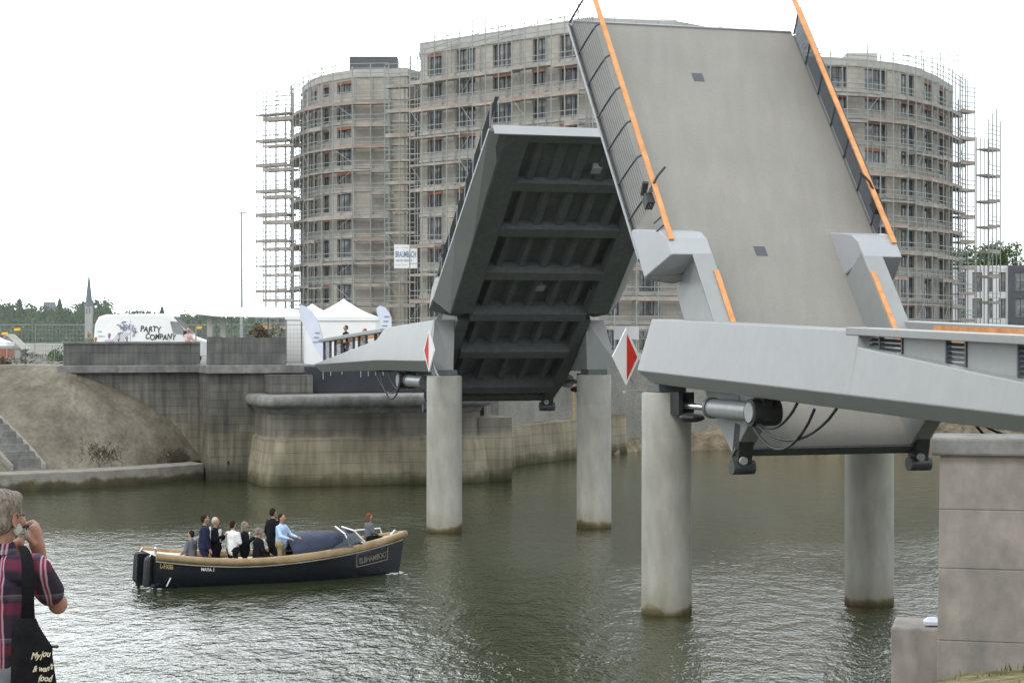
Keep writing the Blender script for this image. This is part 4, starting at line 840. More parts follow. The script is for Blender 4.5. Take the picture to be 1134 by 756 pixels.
# tents, awning, banners
def peak_tent(label, pxc, pxa, pxb, ptop, peave, pwall, Yd, side=True):
    x0, x1 = W(pxa, 0, Yd).x, W(pxb, 0, Yd).x; wd = x1-x0; zt, ze, zw = W(0, ptop, Yd+wd/2).z, W(0, peave, Yd).z, W(0, pwall, Yd).z; xc = (x0+x1)/2
    t_ = thing('pavilion_tent', label, 'tent', (xc, Yd+wd/2, GZ)); mb = MB(); secs = []
    for k in range(9):
        s_ = k/8; h = ze+(zt-ze)*(s_**1.7*.75+.25*s_); r_ = wd/2*(1-s_)+.02; secs.append([Vector((xc+sx*r_, Yd+wd/2+sy*r_, h)) for sx, sy in ((-1, -1), (0, -1.0), (1, -1), (1, 0), (1, 1), (0, 1), (-1, 1), (-1, 0))])
    mb.loft(secs, False); mb.build('roof', M['tent'], t_, smooth=True)
    mb = MB(); r_ = wd/2+.01
    for a, b_ in (((-1, -1), (1, -1)), ((1, -1), (1, 1)), ((1, 1), (-1, 1)), ((-1, 1), (-1, -1))):
        A_ = Vector((xc+a[0]*r_, Yd+wd/2+a[1]*r_, 0)); B_ = Vector((xc+b_[0]*r_, Yd+wd/2+b_[1]*r_, 0)); mb.add([A_+ZZ*(zw-.0), B_+ZZ*(zw-.0), B_+ZZ*(ze+.02), A_+ZZ*(ze+.02)], [(0, 1, 2, 3)])
    mb.build('valance', M['tent'], t_)
    if side:
        mb = MB(); r_ = wd/2-.03; mb.add([(xc-r_, Yd+.05, GZ), (xc+r_, Yd+.05, GZ), (xc+r_, Yd+.05, ze), (xc-r_, Yd+.05, ze), (xc+r_, Yd+wd-.1, GZ), (xc+r_, Yd+wd-.1, ze)], [(0, 1, 2, 3), (1, 4, 5, 2)]); mb.build('side_wall', M['tent'], t_)
    for sx in (-1, 1):
        for sy in (-1, 1): mb = MB(); mb.tube([(xc+sx*wd*.48, Yd+wd/2+sy*wd*.48, GZ), (xc+sx*wd*.48, Yd+wd/2+sy*wd*.48, ze)], .035, 6); mb.build('leg', M['galv'], t_)
peak_tent('white peaked tent with a wall, biggest of the tents beside the far bridge end', 377, 336, 418, 331, 351, 355, 106.5)
peak_tent('white peaked tent partly behind the biggest one, its top lower', 343, 316, 370, 336.5, 349, 354, 112)
peak_tent('white tent cut off by the left frame edge', -6, -22, 8, 372, 379, 383, 108, False)
t_ = thing('white_awning', 'long flat white awning stretched beside the street lamp', 'awning', W(270, 388, 109)-ZZ*0); ORG[t_.name] = t_.location.copy()
P_ = [W(203, 346.5, 107), W(240, 342, 110), W(300, 341, 110), W(332, 344, 109), W(338, 351, 107), W(300, 351.5, 106), W(240, 350.5, 106)]
mb = MB(); mb.loft([P_, [p+ZZ*.06 for p in P_]]); mb.build('canopy', M['tent'], t_, smooth=True)
for px in (217, 239, 256, 297, 334): mb = MB(); q = W(px, 349, 107.5); mb.tube([q, (q.x, q.y, GZ)], .04, 6); mb.build('leg', M['galv'], t_)
for px, dx in ((232, .35), (247, -.35)): mb = MB(); q = W(px, 352, 106.8); mb.loft([[Vector((q.x+x+s_, q.y, z)) for x, s_ in ((-.14, 0), (.14, 0))]+[Vector((q.x+x+s_, q.y+.1, z)) for x, s_ in ((.14, 0), (-.14, 0))] for z, s_ in ((q.z, dx*.3), (GZ, -dx))]); mb.build('panel_leg', M['plaster'], t_)
def feather(label, pts, wds, Yd):
    base = W(*pts[0], Yd); t_ = thing('feather_banner', label, 'banner', (base.x, Yd, GZ)); ps = [W(x, y, Yd) for x, y in pts]; A_ = []; B_ = []
    for i, p in enumerate(ps):
        d = (ps[min(i+1, len(ps)-1)]-ps[max(i-1, 0)]).normalized(); s_ = Vector((d.z, 0, -d.x)); A_.append(p-s_*wds[i]/20.4/2); B_.append(p+s_*wds[i]/20.4/2)
    mb = MB(); mb.loft([[a, b_, b_+Vector((0, .03, 0)), a+Vector((0, .03, 0))] for a, b_ in zip(A_, B_)]); mb.build('cloth', M['flag'], t_)
    mb = MB(); mb.tube([(base.x, Yd, GZ)]+[b_+Vector((0, .02, 0)) for b_ in B_], .02, 6); mb.build('pole', M['galv'], t_)
    c = ps[2]; mb = MB()
    for k in range(3): mb.box(-.16+k*.05, .1+k*.05, -.02, -.005, -.35+k*.24, -.28+k*.24, T=lambda x, y, z: c+Vector((x, y, z)))
    mb.build('lettering', M['ink_pale'], t_)
feather('pale blue feather banner leaning left beside the railing end', [(360, 399), (354, 385), (350, 372), (345, 360), (339, 349), (334, 341), (333, 338)], [3, 9, 13, 16, 15, 8, 1], 103)
feather('rounded pale feather banner at the right end of the biggest tent', [(427, 368), (428, 360), (427, 354), (425, 349), (422, 344), (419, 342), (417, 341.5)], [9, 11, 13, 13, 11, 8, 1], 103.5)
# plant trough
c = W(291, 377, 106); t_ = thing('plant_trough', 'dark trough of brownish leafy plants behind the high parapet', 'planter', c); mb = MB(); mb.box(-1.0, 1.0, -.3, .3, -.55, 0.05, T=lambda x, y, z: c+Vector((x, y, z))); mb.build('trough', M['bark'], t_, bevel=.03)
M['autumn'] = mat('brownish_leaves', (.10, .055, .04), (.16, .15, .06), 2.5, rough=.9)
clump_mesh('plants', c+ZZ*.35, .85, .35, M['autumn'], 420, .09, rg, t_)
# small hut left
c = W(8, 392, 111); c.z = GZ; t_ = thing('market_hut', 'small pale gabled hut at the left edge of the quay', 'hut', c); G = lambda x, y, z: c+Vector((x, y, z))
mb = MB(); mb.box(-.75, .75, 0, 1.5, 0, .85, T=G); mb.build('wall', M['plaster'], t_)
mb = MB(); mb.loft([[G(x, y, z) for x, z in ((-.8, .83), (.8, .83), (.0, 1.55))] for y in (-.05, 1.6)]); mb.build('gable', M['plaster'], t_)
mb = MB(); mb.loft([[G(x, y, z) for x, z in ((-.92, .8), (0, 1.66), (.92, .8), (.86, .74), (0, 1.56), (-.86, .74))] for y in (-.15, 1.7)]); mb.build('roof', M['slab'], t_)
mb = MB(); mb.box(-.4, .4, -.03, -.001, .35, .8, T=G); mb.build('hatch', M['lintel'], t_)
for px, lab in ((48, 'galvanised crowd barrier standing on gravel, the left one'), (71, 'low galvanised barrier beside the parapet end')):
    c = W(px, 392, 109); c.z = GZ; t_ = thing('crowd_barrier', lab, 'barrier', c); mb = MB(); mb.tube([c+Vector((-.55, 0, .1)), c+Vector((-.5, 0, 1.05)), c+Vector((.5, 0, 1.05)), c+Vector((.55, 0, .1)), c+Vector((-.55, 0, .1))], .025, 6); mb.build('frame', M['galv'], t_)
    mb = MB()
    for k in range(-4, 5): mb.tube([c+Vector((k*.11, 0, .12)), c+Vector((k*.11, 0, 1.04))], .01, 5)
    mb.build('bars', M['galv'], t_)
    for sx in (-.4, .4): mb = MB(); mb.tube([c+Vector((sx, -.3, .02)), c+Vector((sx, .3, .02))], .03, 6); mb.build('foot', M['galv'], t_)
clump = clump_mesh('shrub', W(7, 404, 107), .7, .3, M['autumn'], 300, .09, rg); clump.location = (0, 0, 0); tag(clump, 'low reddish green shrub at the top of the slope', 'shrub')
clump = clump_mesh('shrub', W(60, 394, 110), .7, .45, M['leaf'], 300, .09, rg); tag(clump, 'green bush beside the left end of the parapet', 'shrub')
c = W(28, 404, 106); t_ = thing('marker_post', 'thin green marker post on the gravel above the slope', 'post', c); mb = MB(); mb.tube([c-ZZ*.2, c+ZZ*.9], .035, 8); mb.build('post', M['wire'], t_); mb = MB(); mb.ell(c-ZZ*.1, .22, .22, .1); mb.build('foot', M['slab'], t_)
mb = MB(); c = W(31, 398, 112)
for k in range(900):
    x = rg.gauss(0, 1.6); y = rg.gauss(0, .8); z = GZ-c.z+max(0, .55*(1-abs(x)/3.2)*(1-abs(y)/2))+.05; s_ = rg.uniform(.05, .13); p = c+Vector((x, y, z)); mb.add([p+Vector((rg.uniform(-s_, s_), rg.uniform(-s_, s_), rg.uniform(-s_, s_))) for _ in range(4)], [(0, 1, 2), (0, 2, 3), (0, 1, 3), (1, 2, 3)])
tag(mb.build('rubble', M['gravel']), 'heap of grey rubble beside the parapet end', 'rubble', kind='stuff')
# ================================================================== PEOPLE
def pm(name, c, rough=.95, c2=None): M[name] = mat(name, c, c2 or tuple(x*1.25 for x in c), 18, rough=rough, spec=.12 if rough > .6 else .4); return M[name]
pm('skin', (.50, .28, .20), .5, (.56, .33, .24)); pm('suit_navy', (.022, .028, .062)); pm('suit_black', (.009, .010, .013)); pm('shirt_white', (.72, .73, .74)); pm('shirt_blue', (.42, .55, .78))
pm('khaki', (.42, .33, .18)); pm('hair_dark', (.025, .018, .014)); pm('hair_white', (.55, .53, .50)); pm('hair_grey', (.24, .22, .20)); pm('hair_red', (.22, .08, .04)); pm('hair_none', (.48, .29, .21)); pm('grey_cloth', (.16, .17, .19)); pm('red_cloth', (.62, .03, .04)); pm('pink_check', (.60, .38, .38), .85, (.72, .60, .58)); pm('green_cloth', (.22, .24, .16)); pm('blue_cloth', (.08, .16, .36)); pm('lilac', (.5, .48, .6)); pm('beige', (.5, .46, .38)); pm('eye', (.02, .02, .02), .2)
POSES = {  # right/left shoulders are mirrored unless given; coordinates: x right, y forward, z up, for a height of 1.75
    'stand': dict(el=(.25, -.02, 1.14), wr=(.25, .10, .90)),
    'front': dict(el=(.24, .03, 1.15), wr=(.08, .27, 1.14)),
    'lean':  dict(el=(.26, .14, 1.17), wr=(.22, .38, 1.12)),
    'clap':  dict(el=(.24, .08, 1.16), wr=(.05, .30, 1.30)),
    'sit':   dict(el=(.25, .04, 1.15), wr=(.14, .26, 1.05), sit=1)}
def person(label, loc, yaw, pose, top, low, hair, h=1.75, jacket_open=None, loc_is='feet', head_yaw=0, group=None, vox=.022, long_hair=False, sleeves=True, fat=1.3, bald=False):
    sit = POSES[pose].get('sit'); h *= 1.12; S = h/1.75; root = thing('person', label, 'person', loc, 0, group); c = Vector(loc); Rz = Matrix.Rotation(yaw, 3, 'Z')
    drop = -.44 if sit else 0
    def q(x, y, z): return c+(Rz @ Vector((x*S, y*S, (z+drop)*S)))
    sh, el, wr = (.18, 0, 1.42), POSES[pose]['el'], POSES[pose]['wr']
    hip = [(s_*.09, 0, .92) for s_ in (-1, 1)]
    if sit: knee = [(s_*.12, .42, .94) for s_ in (-1, 1)]; ank = [(s_*.12, .46, .50) for s_ in (-1, 1)]
    else: knee = [(s_*.10, .02, .49) for s_ in (-1, 1)]; ank = [(s_*.11, -.02, .08) for s_ in (-1, 1)]
    def limb(mb, a, b_, r0, r1): mb.cap(q(*a), q(*b_), r0*S, r1*S, n_=8)
    def hands(mb):
        for s_ in (-1, 1):
            w_ = Vector((s_*wr[0], wr[1], wr[2])); e_ = Vector((s_*el[0], el[1], el[2])); d = (w_-e_).normalized(); sd_ = d.cross(Vector((0, 0, 1))).normalized() if abs(d.z) < .9 else Vector((0, 1, 0))
            limb(mb, w_, w_+d*.08, .03, .036)
            for k in range(4): b0 = w_+d*.08+sd_*(k-1.5)*.02; limb(mb, b0, b0+d*(.06+.012*(k in (1, 2)))-Vector((0, 0, .012)), .0095, .008)
            limb(mb, w_+d*.03-sd_*.025, w_+d*.07-sd_*.06, .011, .009)
    mb = MB()
    limb(mb, (0, -.01, 1.46), (0, .015, 1.58), .055, .052); mb.ell(q(0, .02, 1.655), .075*S, .095*S, .115*S, 12, 8, rot=Rz); mb.ell(q(0, .035, 1.59), .055*S, .07*S, .055*S, rot=Rz)
    hy = Matrix.Rotation(head_yaw, 3, 'Z')
    mb.ell(q(0, .118, 1.645), .014*S, .022*S, .024*S, 8, 6, rot=Rz)
    for s_ in (-1, 1): mb.ell(q(s_*.077, .01, 1.65), .012*S, .02*S, .03*S, 8, 6, rot=Rz); limb(mb, (s_*sh[0], sh[1], sh[2]-.02), (s_*el[0], *el[1:]), .032, .03); limb(mb, (s_*el[0], *el[1:]), (s_*wr[0], *wr[1:]), .03, .024)
    limb(mb, (0, 0, .95), (0, -.01, 1.3), .075, .08); limb(mb, (0, -.01, 1.3), (0, -.01, 1.46), .07, .05)
    limb(mb, (-.13, 0, 1.385), (.13, 0, 1.385), .04, .04)
    for a, b_, cc in zip(hip, knee, ank): limb(mb, a, b_, .055, .04); limb(mb, b_, cc, .04, .03)
    hands(mb); mb.build('body', M['skin'], root, remesh=.011*S)
    mb = MB()
    limb(mb, (0, 0, .93), (0, -.005, 1.12), .135*fat, .13*fat); limb(mb, (-.05, 0, 1.12), (-.06, 0, 1.34), .10*fat, .11*fat); limb(mb, (.05, 0, 1.12), (.06, 0, 1.34), .10*fat, .11*fat); limb(mb, (-.15, 0, 1.385), (.15, 0, 1.385), .072, .072); limb(mb, (0, -.01, 1.36), (0, -.012, 1.475), .09, .062)
    if top in ('suit_navy', 'suit_black'): limb(mb, (-.03, 0, .82), (.03, 0, .82), .14, .14)
    for s_ in (-1, 1):
        limb(mb, (s_*sh[0], sh[1], sh[2]-.02), (s_*el[0], *el[1:]), .075, .062)
        if sleeves: e_, w_ = Vector((s_*el[0], *el[1:])), Vector((s_*wr[0], *wr[1:])); limb(mb, e_, e_.lerp(w_, .93), .06, .044)
    mb.build('jacket' if top.startswith('suit') else 'shirt', M[top], root, remesh=vox*S)
    if jacket_open:
        mb = MB(); mb.loft([[q(x, .103*fat+y_, z) for x, y_, z in ((-.012-w2, -.01, z0_), (.012+w2, -.01, z0_), (.012+w2, .025, z0_), (-.012-w2, .025, z0_))] for z0_, w2 in ((1.10, .0), (1.25, .025), (1.40, .05), (1.455, .035)) for _ in (0,) for z in (z0_,)]); mb.build('shirt_front', M[jacket_open], root)
    mb = MB(); limb(mb, (-.05, 0, .93), (.05, 0, .93), .125*fat, .125*fat)
    for a, b_, cc in zip(hip, knee, ank): limb(mb, a, b_, .088, .066); limb(mb, b_, cc, .064, .048)
    mb.build('trousers', M[low], root, remesh=vox*S)
    for cc in ank: mb = MB(); limb(mb, (cc[0], cc[1]-.02, cc[2]-.03), (cc[0], cc[1]+.15, cc[2]-.045), .042, .036); mb.build('shoe', M['suit_black'], root, smooth=True)
    mb = MB()
    if bald: mb.ell(q(0, -.02, 1.655), .08*S, .082*S, .075*S, rot=Rz)
    else: mb.ell(q(0, -.012, 1.695), .084*S, .10*S, .092*S, rot=Rz); mb.ell(q(0, -.045, 1.65), .078*S, .068*S, .09*S, rot=Rz)
    if long_hair: mb.ell(q(0, -.05, 1.56), .085*S, .06*S, .13*S, rot=Rz)
    mb.build('hair', M[hair], root, remesh=vox*S*.8)
    for s_ in (-1, 1): mb = MB(); mb.ell(q(s_*.032, .107, 1.668), .011*S, .008*S, .008*S, 8, 6); mb.build('eye', M['eye'], root)
    mb = MB(); mb.ell(q(0, .106, 1.598), .024*S, .01*S, .006*S, 8, 6, rot=Rz); mb.build('mouth', M['hair_red'], root)
    return root

# ------------------------------------------------------------------ boat
HD = R(23.4); bs = Vector((-10.97, 58.93, 0)); e = Vector((math.cos(HD), math.sin(HD), 0)); g = Vector((-e.y, e.x, 0)); BL = 8.25
boat = thing('motor_launch', 'open dark navy launch with tan rub rail carrying a party past the bridge', 'boat', bs+e*4)
Q = lambda x, y, z: bs+e*x+g*y+ZZ*z        # x from the stern, y to port (away), z up
def halfb(t_): return 1.02+.16*math.sin(math.pi*min(1, t_/.85)*.9) if t_ < .45 else (1.02+.16*math.sin(math.pi*.45/.85*.9))*max(0.0, 1-((t_-.45)/.55)**2.4)
def sheer(t_): return .70+.27*max(0, (.34-t_)/.34)**1.6+.52*max(0, (t_-.36)/.64)**1.7
def stemx(t_, z): return t_*BL+(.22*max(0, z)/1.2 if t_ > .97 else 0)
def section(t_, k=1.0):
    b_ = halfb(t_)*k; s_ = sheer(t_); x = t_*BL
    P_ = [(b_, s_), (b_*.985, s_*.55), (b_*.93, .12), (b_*.8, -.12), (b_*.3, -.32), (0, -.38)]
    rk = (lambda z: x+(z-1.2)*.17 if t_ > .9 else x-(z*.0))
    return [Q(x+((z-1.2)*.17*(t_-.8)/.2 if t_ > .8 else 0), -y, z) for y, z in P_]+[Q(x+((z-1.2)*.17*(t_-.8)/.2 if t_ > .8 else 0), y, z) for y, z in P_[::-1]]
TS = [i/28 for i in range(28)]+[.985, .9985]
mb = MB(); mb.loft([section(t_) for t_ in TS], True, False); mb.build('hull', M['hull'], boat, smooth=True, angle=50)
def railpath(y_s, off=0, dz=0, ts=TS): return [Q(t_*BL, y_s*(halfb(t_)+off), sheer(t_)+dz) for t_ in ts]
mb = MB(); P_ = railpath(-1, .03, .0)+railpath(1, .03, .0)[::-1]; P_ = [p for p in P_]
secs = []
for i, p in enumerate(P_):
    d = (P_[min(i+1, len(P_)-1)]-P_[max(i-1, 0)]); d.z = 0; d.normalize(); s_ = Vector((d.y, -d.x, 0)); secs.append([p+s_*a+ZZ*z for a, z in ((-.1, .10), (.055, .10), (.09, .03), (.055, -.10), (-.02, -.12), (-.1, .0))])
mb.loft(secs); mb.build('rub_rail', M['teak'], boat, smooth=True, angle=60)
mb = MB(); mb.tube([Q(t_*BL, -(halfb(t_)+.035), sheer(t_)-.15) for t_ in TS[:-1]], .02, 6); mb.build('trim_line', M['cream'], boat)
mb = MB(); mb.loft([[Q(t_*BL, -halfb(t_)+.05, sheer(t_)-.02), Q(t_*BL, 0, sheer(t_)+.06), Q(t_*BL, halfb(t_)-.05, sheer(t_)-.02), Q(t_*BL, 0, sheer(t_)-.25)] for t_ in (.76, .8, .84, .88, .92, .96, .985)]); mb.build('foredeck', M['cream'], boat)
mb = MB(); mb.loft([[Q(x, -halfb(x/BL)+.05, sheer(x/BL)), Q(x, halfb(x/BL)-.05, sheer(x/BL)), Q(x, halfb(x/BL)-.05, sheer(x/BL)-.08), Q(x, -halfb(x/BL)+.05, sheer(x/BL)-.08)] for x in (.02, .5, 1.0, 1.35)]); mb.build('aft_deck', M['cream'], boat)
mb = MB(); mb.loft([[Q(x, -halfb(x/BL)+.08, .22), Q(x, halfb(x/BL)-.08, .22), Q(x, halfb(x/BL)-.08, .18), Q(x, -halfb(x/BL)+.08, .18)] for x in (1.3, 3, 5, 6.2)]); mb.build('cockpit_floor', M['cream'], boat)
for sgn in (-1, 1):
    mb = MB(); mb.loft([[Q(x, sgn*(halfb(x/BL)-.1), z_) for z_ in (.60, .22)]+[Q(x, sgn*(halfb(x/BL)-.5), z_) for z_ in (.22, .60)] for x in (1.4, 3.0, 4.3)]); mb.build('bench', M['cream'], boat)
# transom rudder and fenders
mb = MB(); mb.loft([[Q(x, y, z) for x, y in ((-.06, -.03), (-.38+.05*z, -.03), (-.38+.05*z, .03), (-.06, .03))] for z in (-.3, .3, .98)]); mb.build('rudder', M['hull'], boat, bevel=.02)
for y in (.84, -.55): mb = MB(); mb.cap(Q(-.16, y, .12), Q(-.12, y, .8), .13, .13); mb.build('fender', M['black'], boat, smooth=True); 
for y in (.84, -.55): mb = MB(); mb.tube([Q(-.13, y, .85), Q(.02, y, 1.06)], .02, 6); mb.build('fender_rope', M['white'], boat)
mb = MB(); mb.tube([Q(.05, -.75, 1.0), Q(.05, -.75, 1.16)], .035, 8); mb.ell(Q(.05, -.75, 1.18), .05, .05, .04); mb.build('mooring_cleat', M['chrome'], boat, smooth=True)
mb = MB(); mb.tube([Q(.42, -1.13, .33), Q(.30, -1.11, .08)], .02, 6); mb.build('exhaust', M['white'], boat)
mb = MB(); mb.tube([Q(7.75, 0, 1.2), Q(7.9, 0, 1.34), Q(7.98, 0, 1.32)], .035, 8); mb.build('bow_roller', M['chrome'], boat, smooth=True)
# spray hood, its windows and frame
hood = [(4.2, .76, 1.26), (4.4, .84, 1.36), (5.2, .86, 1.41), (5.9, .82, 1.42), (6.35, .72, 1.34)]
mb = MB(); secs = []
for x, wr_, zt in hood:
    zb_ = sheer(x/BL)-.02; hb = halfb(x/BL)-.06; secs.append([Q(x, -hb, zb_), Q(x, -hb*.97, lerp(zb_, zt, .45)), Q(x, -wr_*.86, lerp(zb_, zt, .82)), Q(x, -wr_*.5, zt-.03), Q(x, 0, zt), Q(x, wr_*.5, zt-.03), Q(x, wr_*.86, lerp(zb_, zt, .82)), Q(x, hb*.97, lerp(zb_, zt, .45)), Q(x, hb, zb_)])
mb.loft(secs[:-1], False, False); mb.loft([secs[-2], [Q(6.5, y, sheer(6.5/BL)+.02+(.34 if abs(y) < .5 else .1)) for y in (-.95, -.9, -.8, -.4, 0, .4, .8, .9, .95)]], False, False, mi=0); ho = mb.build('spray_hood', M['navy_cloth'], boat, smooth=True, angle=70)
d = ho.modifiers.new('Solidify', 'SOLIDIFY'); d.thickness = .02
mb = MB(); mb.add([Q(5.35, -1.14, sheer(.66)+.08), Q(6.15, -1.05, sheer(.765)+.06), Q(6.3, -.93, sheer(.78)+.35), Q(6.0, -.96, 1.28), Q(5.75, -1.05, 1.14)], [(0, 1, 2, 3, 4)]); o = mb.build('side_window', M['perspex'], boat); o.modifiers.new('Solidify', 'SOLIDIFY').thickness = .01
mb = MB(); mb.add([Q(6.12, -.95, 1.08), Q(6.62, -.75, 1.12), Q(6.34, -.62, 1.40), Q(5.98, -.85, 1.36)], [(0, 1, 2, 3)]); mb.add([Q(6.62, -.75, 1.12), Q(6.62, .75, 1.12), Q(6.34, .62, 1.42), Q(6.34, -.62, 1.42)], [(0, 1, 2, 3)]); o = mb.build('windscreen', M['perspex'], boat); o.modifiers.new('Solidify', 'SOLIDIFY').thickness = .012
for P2 in ([Q(6.62, -.75, 1.10), Q(6.34, -.62, 1.44), Q(6.34, .62, 1.46), Q(6.62, .75, 1.10)], [Q(6.1, -1.0, 1.0), Q(5.95, -.88, 1.36)], [Q(5.95, -.88, 1.38), Q(5.95, .1, 1.53)]):
    mb = MB(); mb.tube(P2, .025, 8); mb.build('hood_frame', M['white'], boat, smooth=True)
mb = MB(); mb.tube([Q(6.7, .5, 1.18), Q(6.75, .5, 1.34), Q(7.5, .28, 1.4), Q(7.55, .26, 1.22)], .022, 8); mb.build('grab_rail', M['white'], boat, smooth=True)
# lettering on the hull: surface mapping along the near side
def HS(x, z, d=0):
    t_ = x/BL; return Q(x, -(halfb(t_)*lerp(.985, 1.0, max(0, min(1, (z-sheer(t_)*.55)/(sheer(t_)*.45))))+.008+d), z)
def hull_text(body, size, x0, dz, m, nm='lettering', sx=1.0): return text_mesh(body, size, nm, m, lambda x, y, z: HS(x0+x*sx, sheer((x0+x*sx)/BL)-dz+y, z), boat, offset=.004)
hull_text('ELBHAMBOOT', .24, 6.42, .52, M['ink_hull'], sx=.72)
mb = MB()
for (xa, za), (xb, zb_) in (((6.33, .60), (6.33, .22)), ((6.33, .60), (7.5, .62)), ((7.5, .62), (7.5, .22)), ((6.33, .22), (6.9, .20))):
    mb.tube([HS(lerp(xa, xb, k/6), sheer(lerp(xa, xb, k/6)/BL)-lerp(za, zb_, k/6)) for k in range(7)], .014, 5)
mb.build('name_frame', M['ink_hull'], boat)
hull_text('MAYA 1', .13, 1.35, .30, M['shirt_white'], sx=.9)
text_mesh('L-FX05', .2, 'lettering', M['ink_gold'], lambda x, y, z: Q(-.012-z, .15-x*.0-(-.0)+0-x*1.0, .68+y), boat, offset=.006) if False else hull_text('L-FX05', .19, .12, .33, M['ink_gold'], sx=.7)

def on(px, d, z=.22): # point on boat: along pixel px at offset d across
    best = min((abs(CX+F_PX*Q(x/20, d, 0).x/Q(x/20, d, 0).y-px), x/20) for x in range(0, 165)); return Q(best[1], d, z)
F_ = R(-90)
person('man in a navy suit standing near the stern in profile', on(226, -.35, 0.04), R(-75), 'stand', 'suit_navy', 'suit_navy', 'hair_dark', 1.80, 'shirt_white')
person('white haired man in a dark suit and open white shirt clapping in the boat', on(239, -.1, 0.00), R(-110), 'clap', 'suit_black', 'suit_black', 'hair_white', 1.74, 'shirt_white')
person('dark haired woman in a white blouse seen from behind in the boat', on(258, -.45, 0.02), R(-30), 'front', 'shirt_white', 'suit_black', 'hair_dark', 1.64, long_hair=False)
person('grey haired woman in a dark jacket gesturing in the middle of the boat', on(271, -.15, -0.02), R(-80), 'clap', 'suit_black', 'suit_black', 'hair_grey', 1.62, 'shirt_white', long_hair=True)
person('seated grey haired man in a dark suit between the standing passengers', on(287, -.65, 0.18), R(-60), 'sit', 'suit_black', 'suit_black', 'hair_grey', 1.74, 'shirt_white')
person('tall man in a black suit standing behind the man in the light blue shirt', on(303, .35, 0.08), R(-40), 'stand', 'suit_black', 'suit_black', 'hair_dark', 1.82, 'shirt_white')
person('man in a light blue shirt and khaki trousers leaning on the spray hood', on(312, -.4, 0.08), R(-115), 'lean', 'shirt_blue', 'khaki', 'hair_dark', 1.72)
person('hunched passenger in grey sitting low at the stern', on(211, .1, 0.26), R(60), 'sit', 'grey_cloth', 'suit_black', 'hair_dark', 1.55)
person('red haired passenger sitting forward by the windscreen', Q(6.95, -.25, .70), R(-60), 'sit', 'grey_cloth', 'suit_black', 'hair_red', 1.45, long_hair=True)
# foam along the boat
M['foam'] = mat('foam', (.55, .58, .58), (.72, .74, .74), 6, rough=.6, alpha=1)
mb = MB(); rf = random.Random(4)
for k in range(150, 520):
    if k < 260: x = rf.uniform(-.5, .4)-abs(rf.gauss(0, .5)); y = rf.gauss(0, .5)
    elif k < 360: x = rf.uniform(7.5, 8.1); y = rf.gauss(0, .25)
    else: x = rf.uniform(0, 7.6); y = -(halfb(x/BL)+abs(rf.gauss(.02, .08)))
    if k >= 360: continue
    s_ = rf.uniform(.012, .04); p = Q(x, y, .012); mb.ell(p, s_*2.2, s_, .012, 6, 4)
tag(mb.build('foam', M['foam']), 'white foam flecks round the hull and stern of the launch', 'foam', kind='stuff')

# ------------------------------------------------------------------ people on the quay
def quay_person(label, px, ptop, Yd, yaw, pose, top, low, hair, **k):
    h = W(px, ptop, Yd).z-GZ; c = W(px, 0, Yd); person(label, (c.x, Yd, GZ), yaw, pose, top, low, hair, h/1.10, vox=.03, **k)
quay_person('red haired woman leaning behind the left end of the parapet', 99, 368.5, 104.6, R(-140), 'front', 'green_cloth', 'grey_cloth', 'hair_red', long_hair=True)
quay_person('person in olive top close beside the red haired woman', 106, 374, 104.9, R(150), 'front', 'red_cloth', 'grey_cloth', 'hair_none')
quay_person('person in a pale lilac top in front of the van lettering', 121, 370, 104.6, R(170), 'stand', 'lilac', 'grey_cloth', 'hair_dark')
quay_person('small child in a bright red top peering over the parapet', 131.5, 375, 104.3, R(180), 'front', 'red_cloth', 'blue_cloth', 'hair_dark')
quay_person('child in blue behind the parapet below the van drawing', 140.5, 373.5, 104.3, R(-150), 'front', 'blue_cloth', 'blue_cloth', 'hair_dark')
quay_person('bald man in pink checked shirt leaning on the parapet by the van bonnet', 208, 364.2, 104.4, R(-120), 'lean', 'pink_check', 'khaki', 'hair_none', sleeves=False, bald=True, fat=1.1)
quay_person('dark haired person in black in front of the white tent wall', 383, 361.5, 104.6, R(120), 'stand', 'suit_black', 'suit_black', 'hair_dark')
quay_person('small pale figure at the tent behind the bridge railing', 404, 365, 106.0, R(100), 'stand', 'beige', 'beige', 'hair_red')
c = B(-7.6, 2.2, 6.52); 
# ------------------------------------------------------------------ photographer at the lower left
plaid = bpy.data.materials.new('plaid_shirt'); plaid.use_nodes = True; n = plaid.node_tree; b = n.nodes['Principled BSDF']; b.inputs['Roughness'].default_value = .9; b.inputs['Specular IOR Level'].default_value = .2
tcn = n.nodes.new('ShaderNodeTexCoord'); nz = n.nodes.new('ShaderNodeTexNoise'); nz.inputs['Scale'].default_value = 4; nz.inputs['Detail'].default_value = 3
mxv = n.nodes.new('ShaderNodeMix'); mxv.data_type = 'VECTOR'; mxv.inputs[0].default_value = .035
n.links.new(tcn.outputs['Object'], nz.inputs[0]); n.links.new(tcn.outputs['Object'], mxv.inputs[4]); n.links.new(nz.outputs[1], mxv.inputs[5])
sp = n.nodes.new('ShaderNodeSeparateXYZ'); n.links.new(mxv.outputs[1], sp.inputs[0])
def ramp_axis(sock, period, stops, shift=0.0):
    a = n.nodes.new('ShaderNodeMath'); a.operation = 'MULTIPLY_ADD'; a.inputs[1].default_value = 1/period; a.inputs[2].default_value = shift; f_ = n.nodes.new('ShaderNodeMath'); f_.operation = 'FRACT'
    r = n.nodes.new('ShaderNodeValToRGB'); r.color_ramp.interpolation = 'LINEAR'; e_ = r.color_ramp.elements
    while len(e_) < len(stops): e_.new(.5)
    for i, (p, c_) in enumerate(stops): e_[i].position = p; e_[i].color = (*c_, 1)
    n.links.new(sock, a.inputs[0]); n.links.new(a.outputs[0], f_.inputs[0]); n.links.new(f_.outputs[0], r.inputs[0]); return r
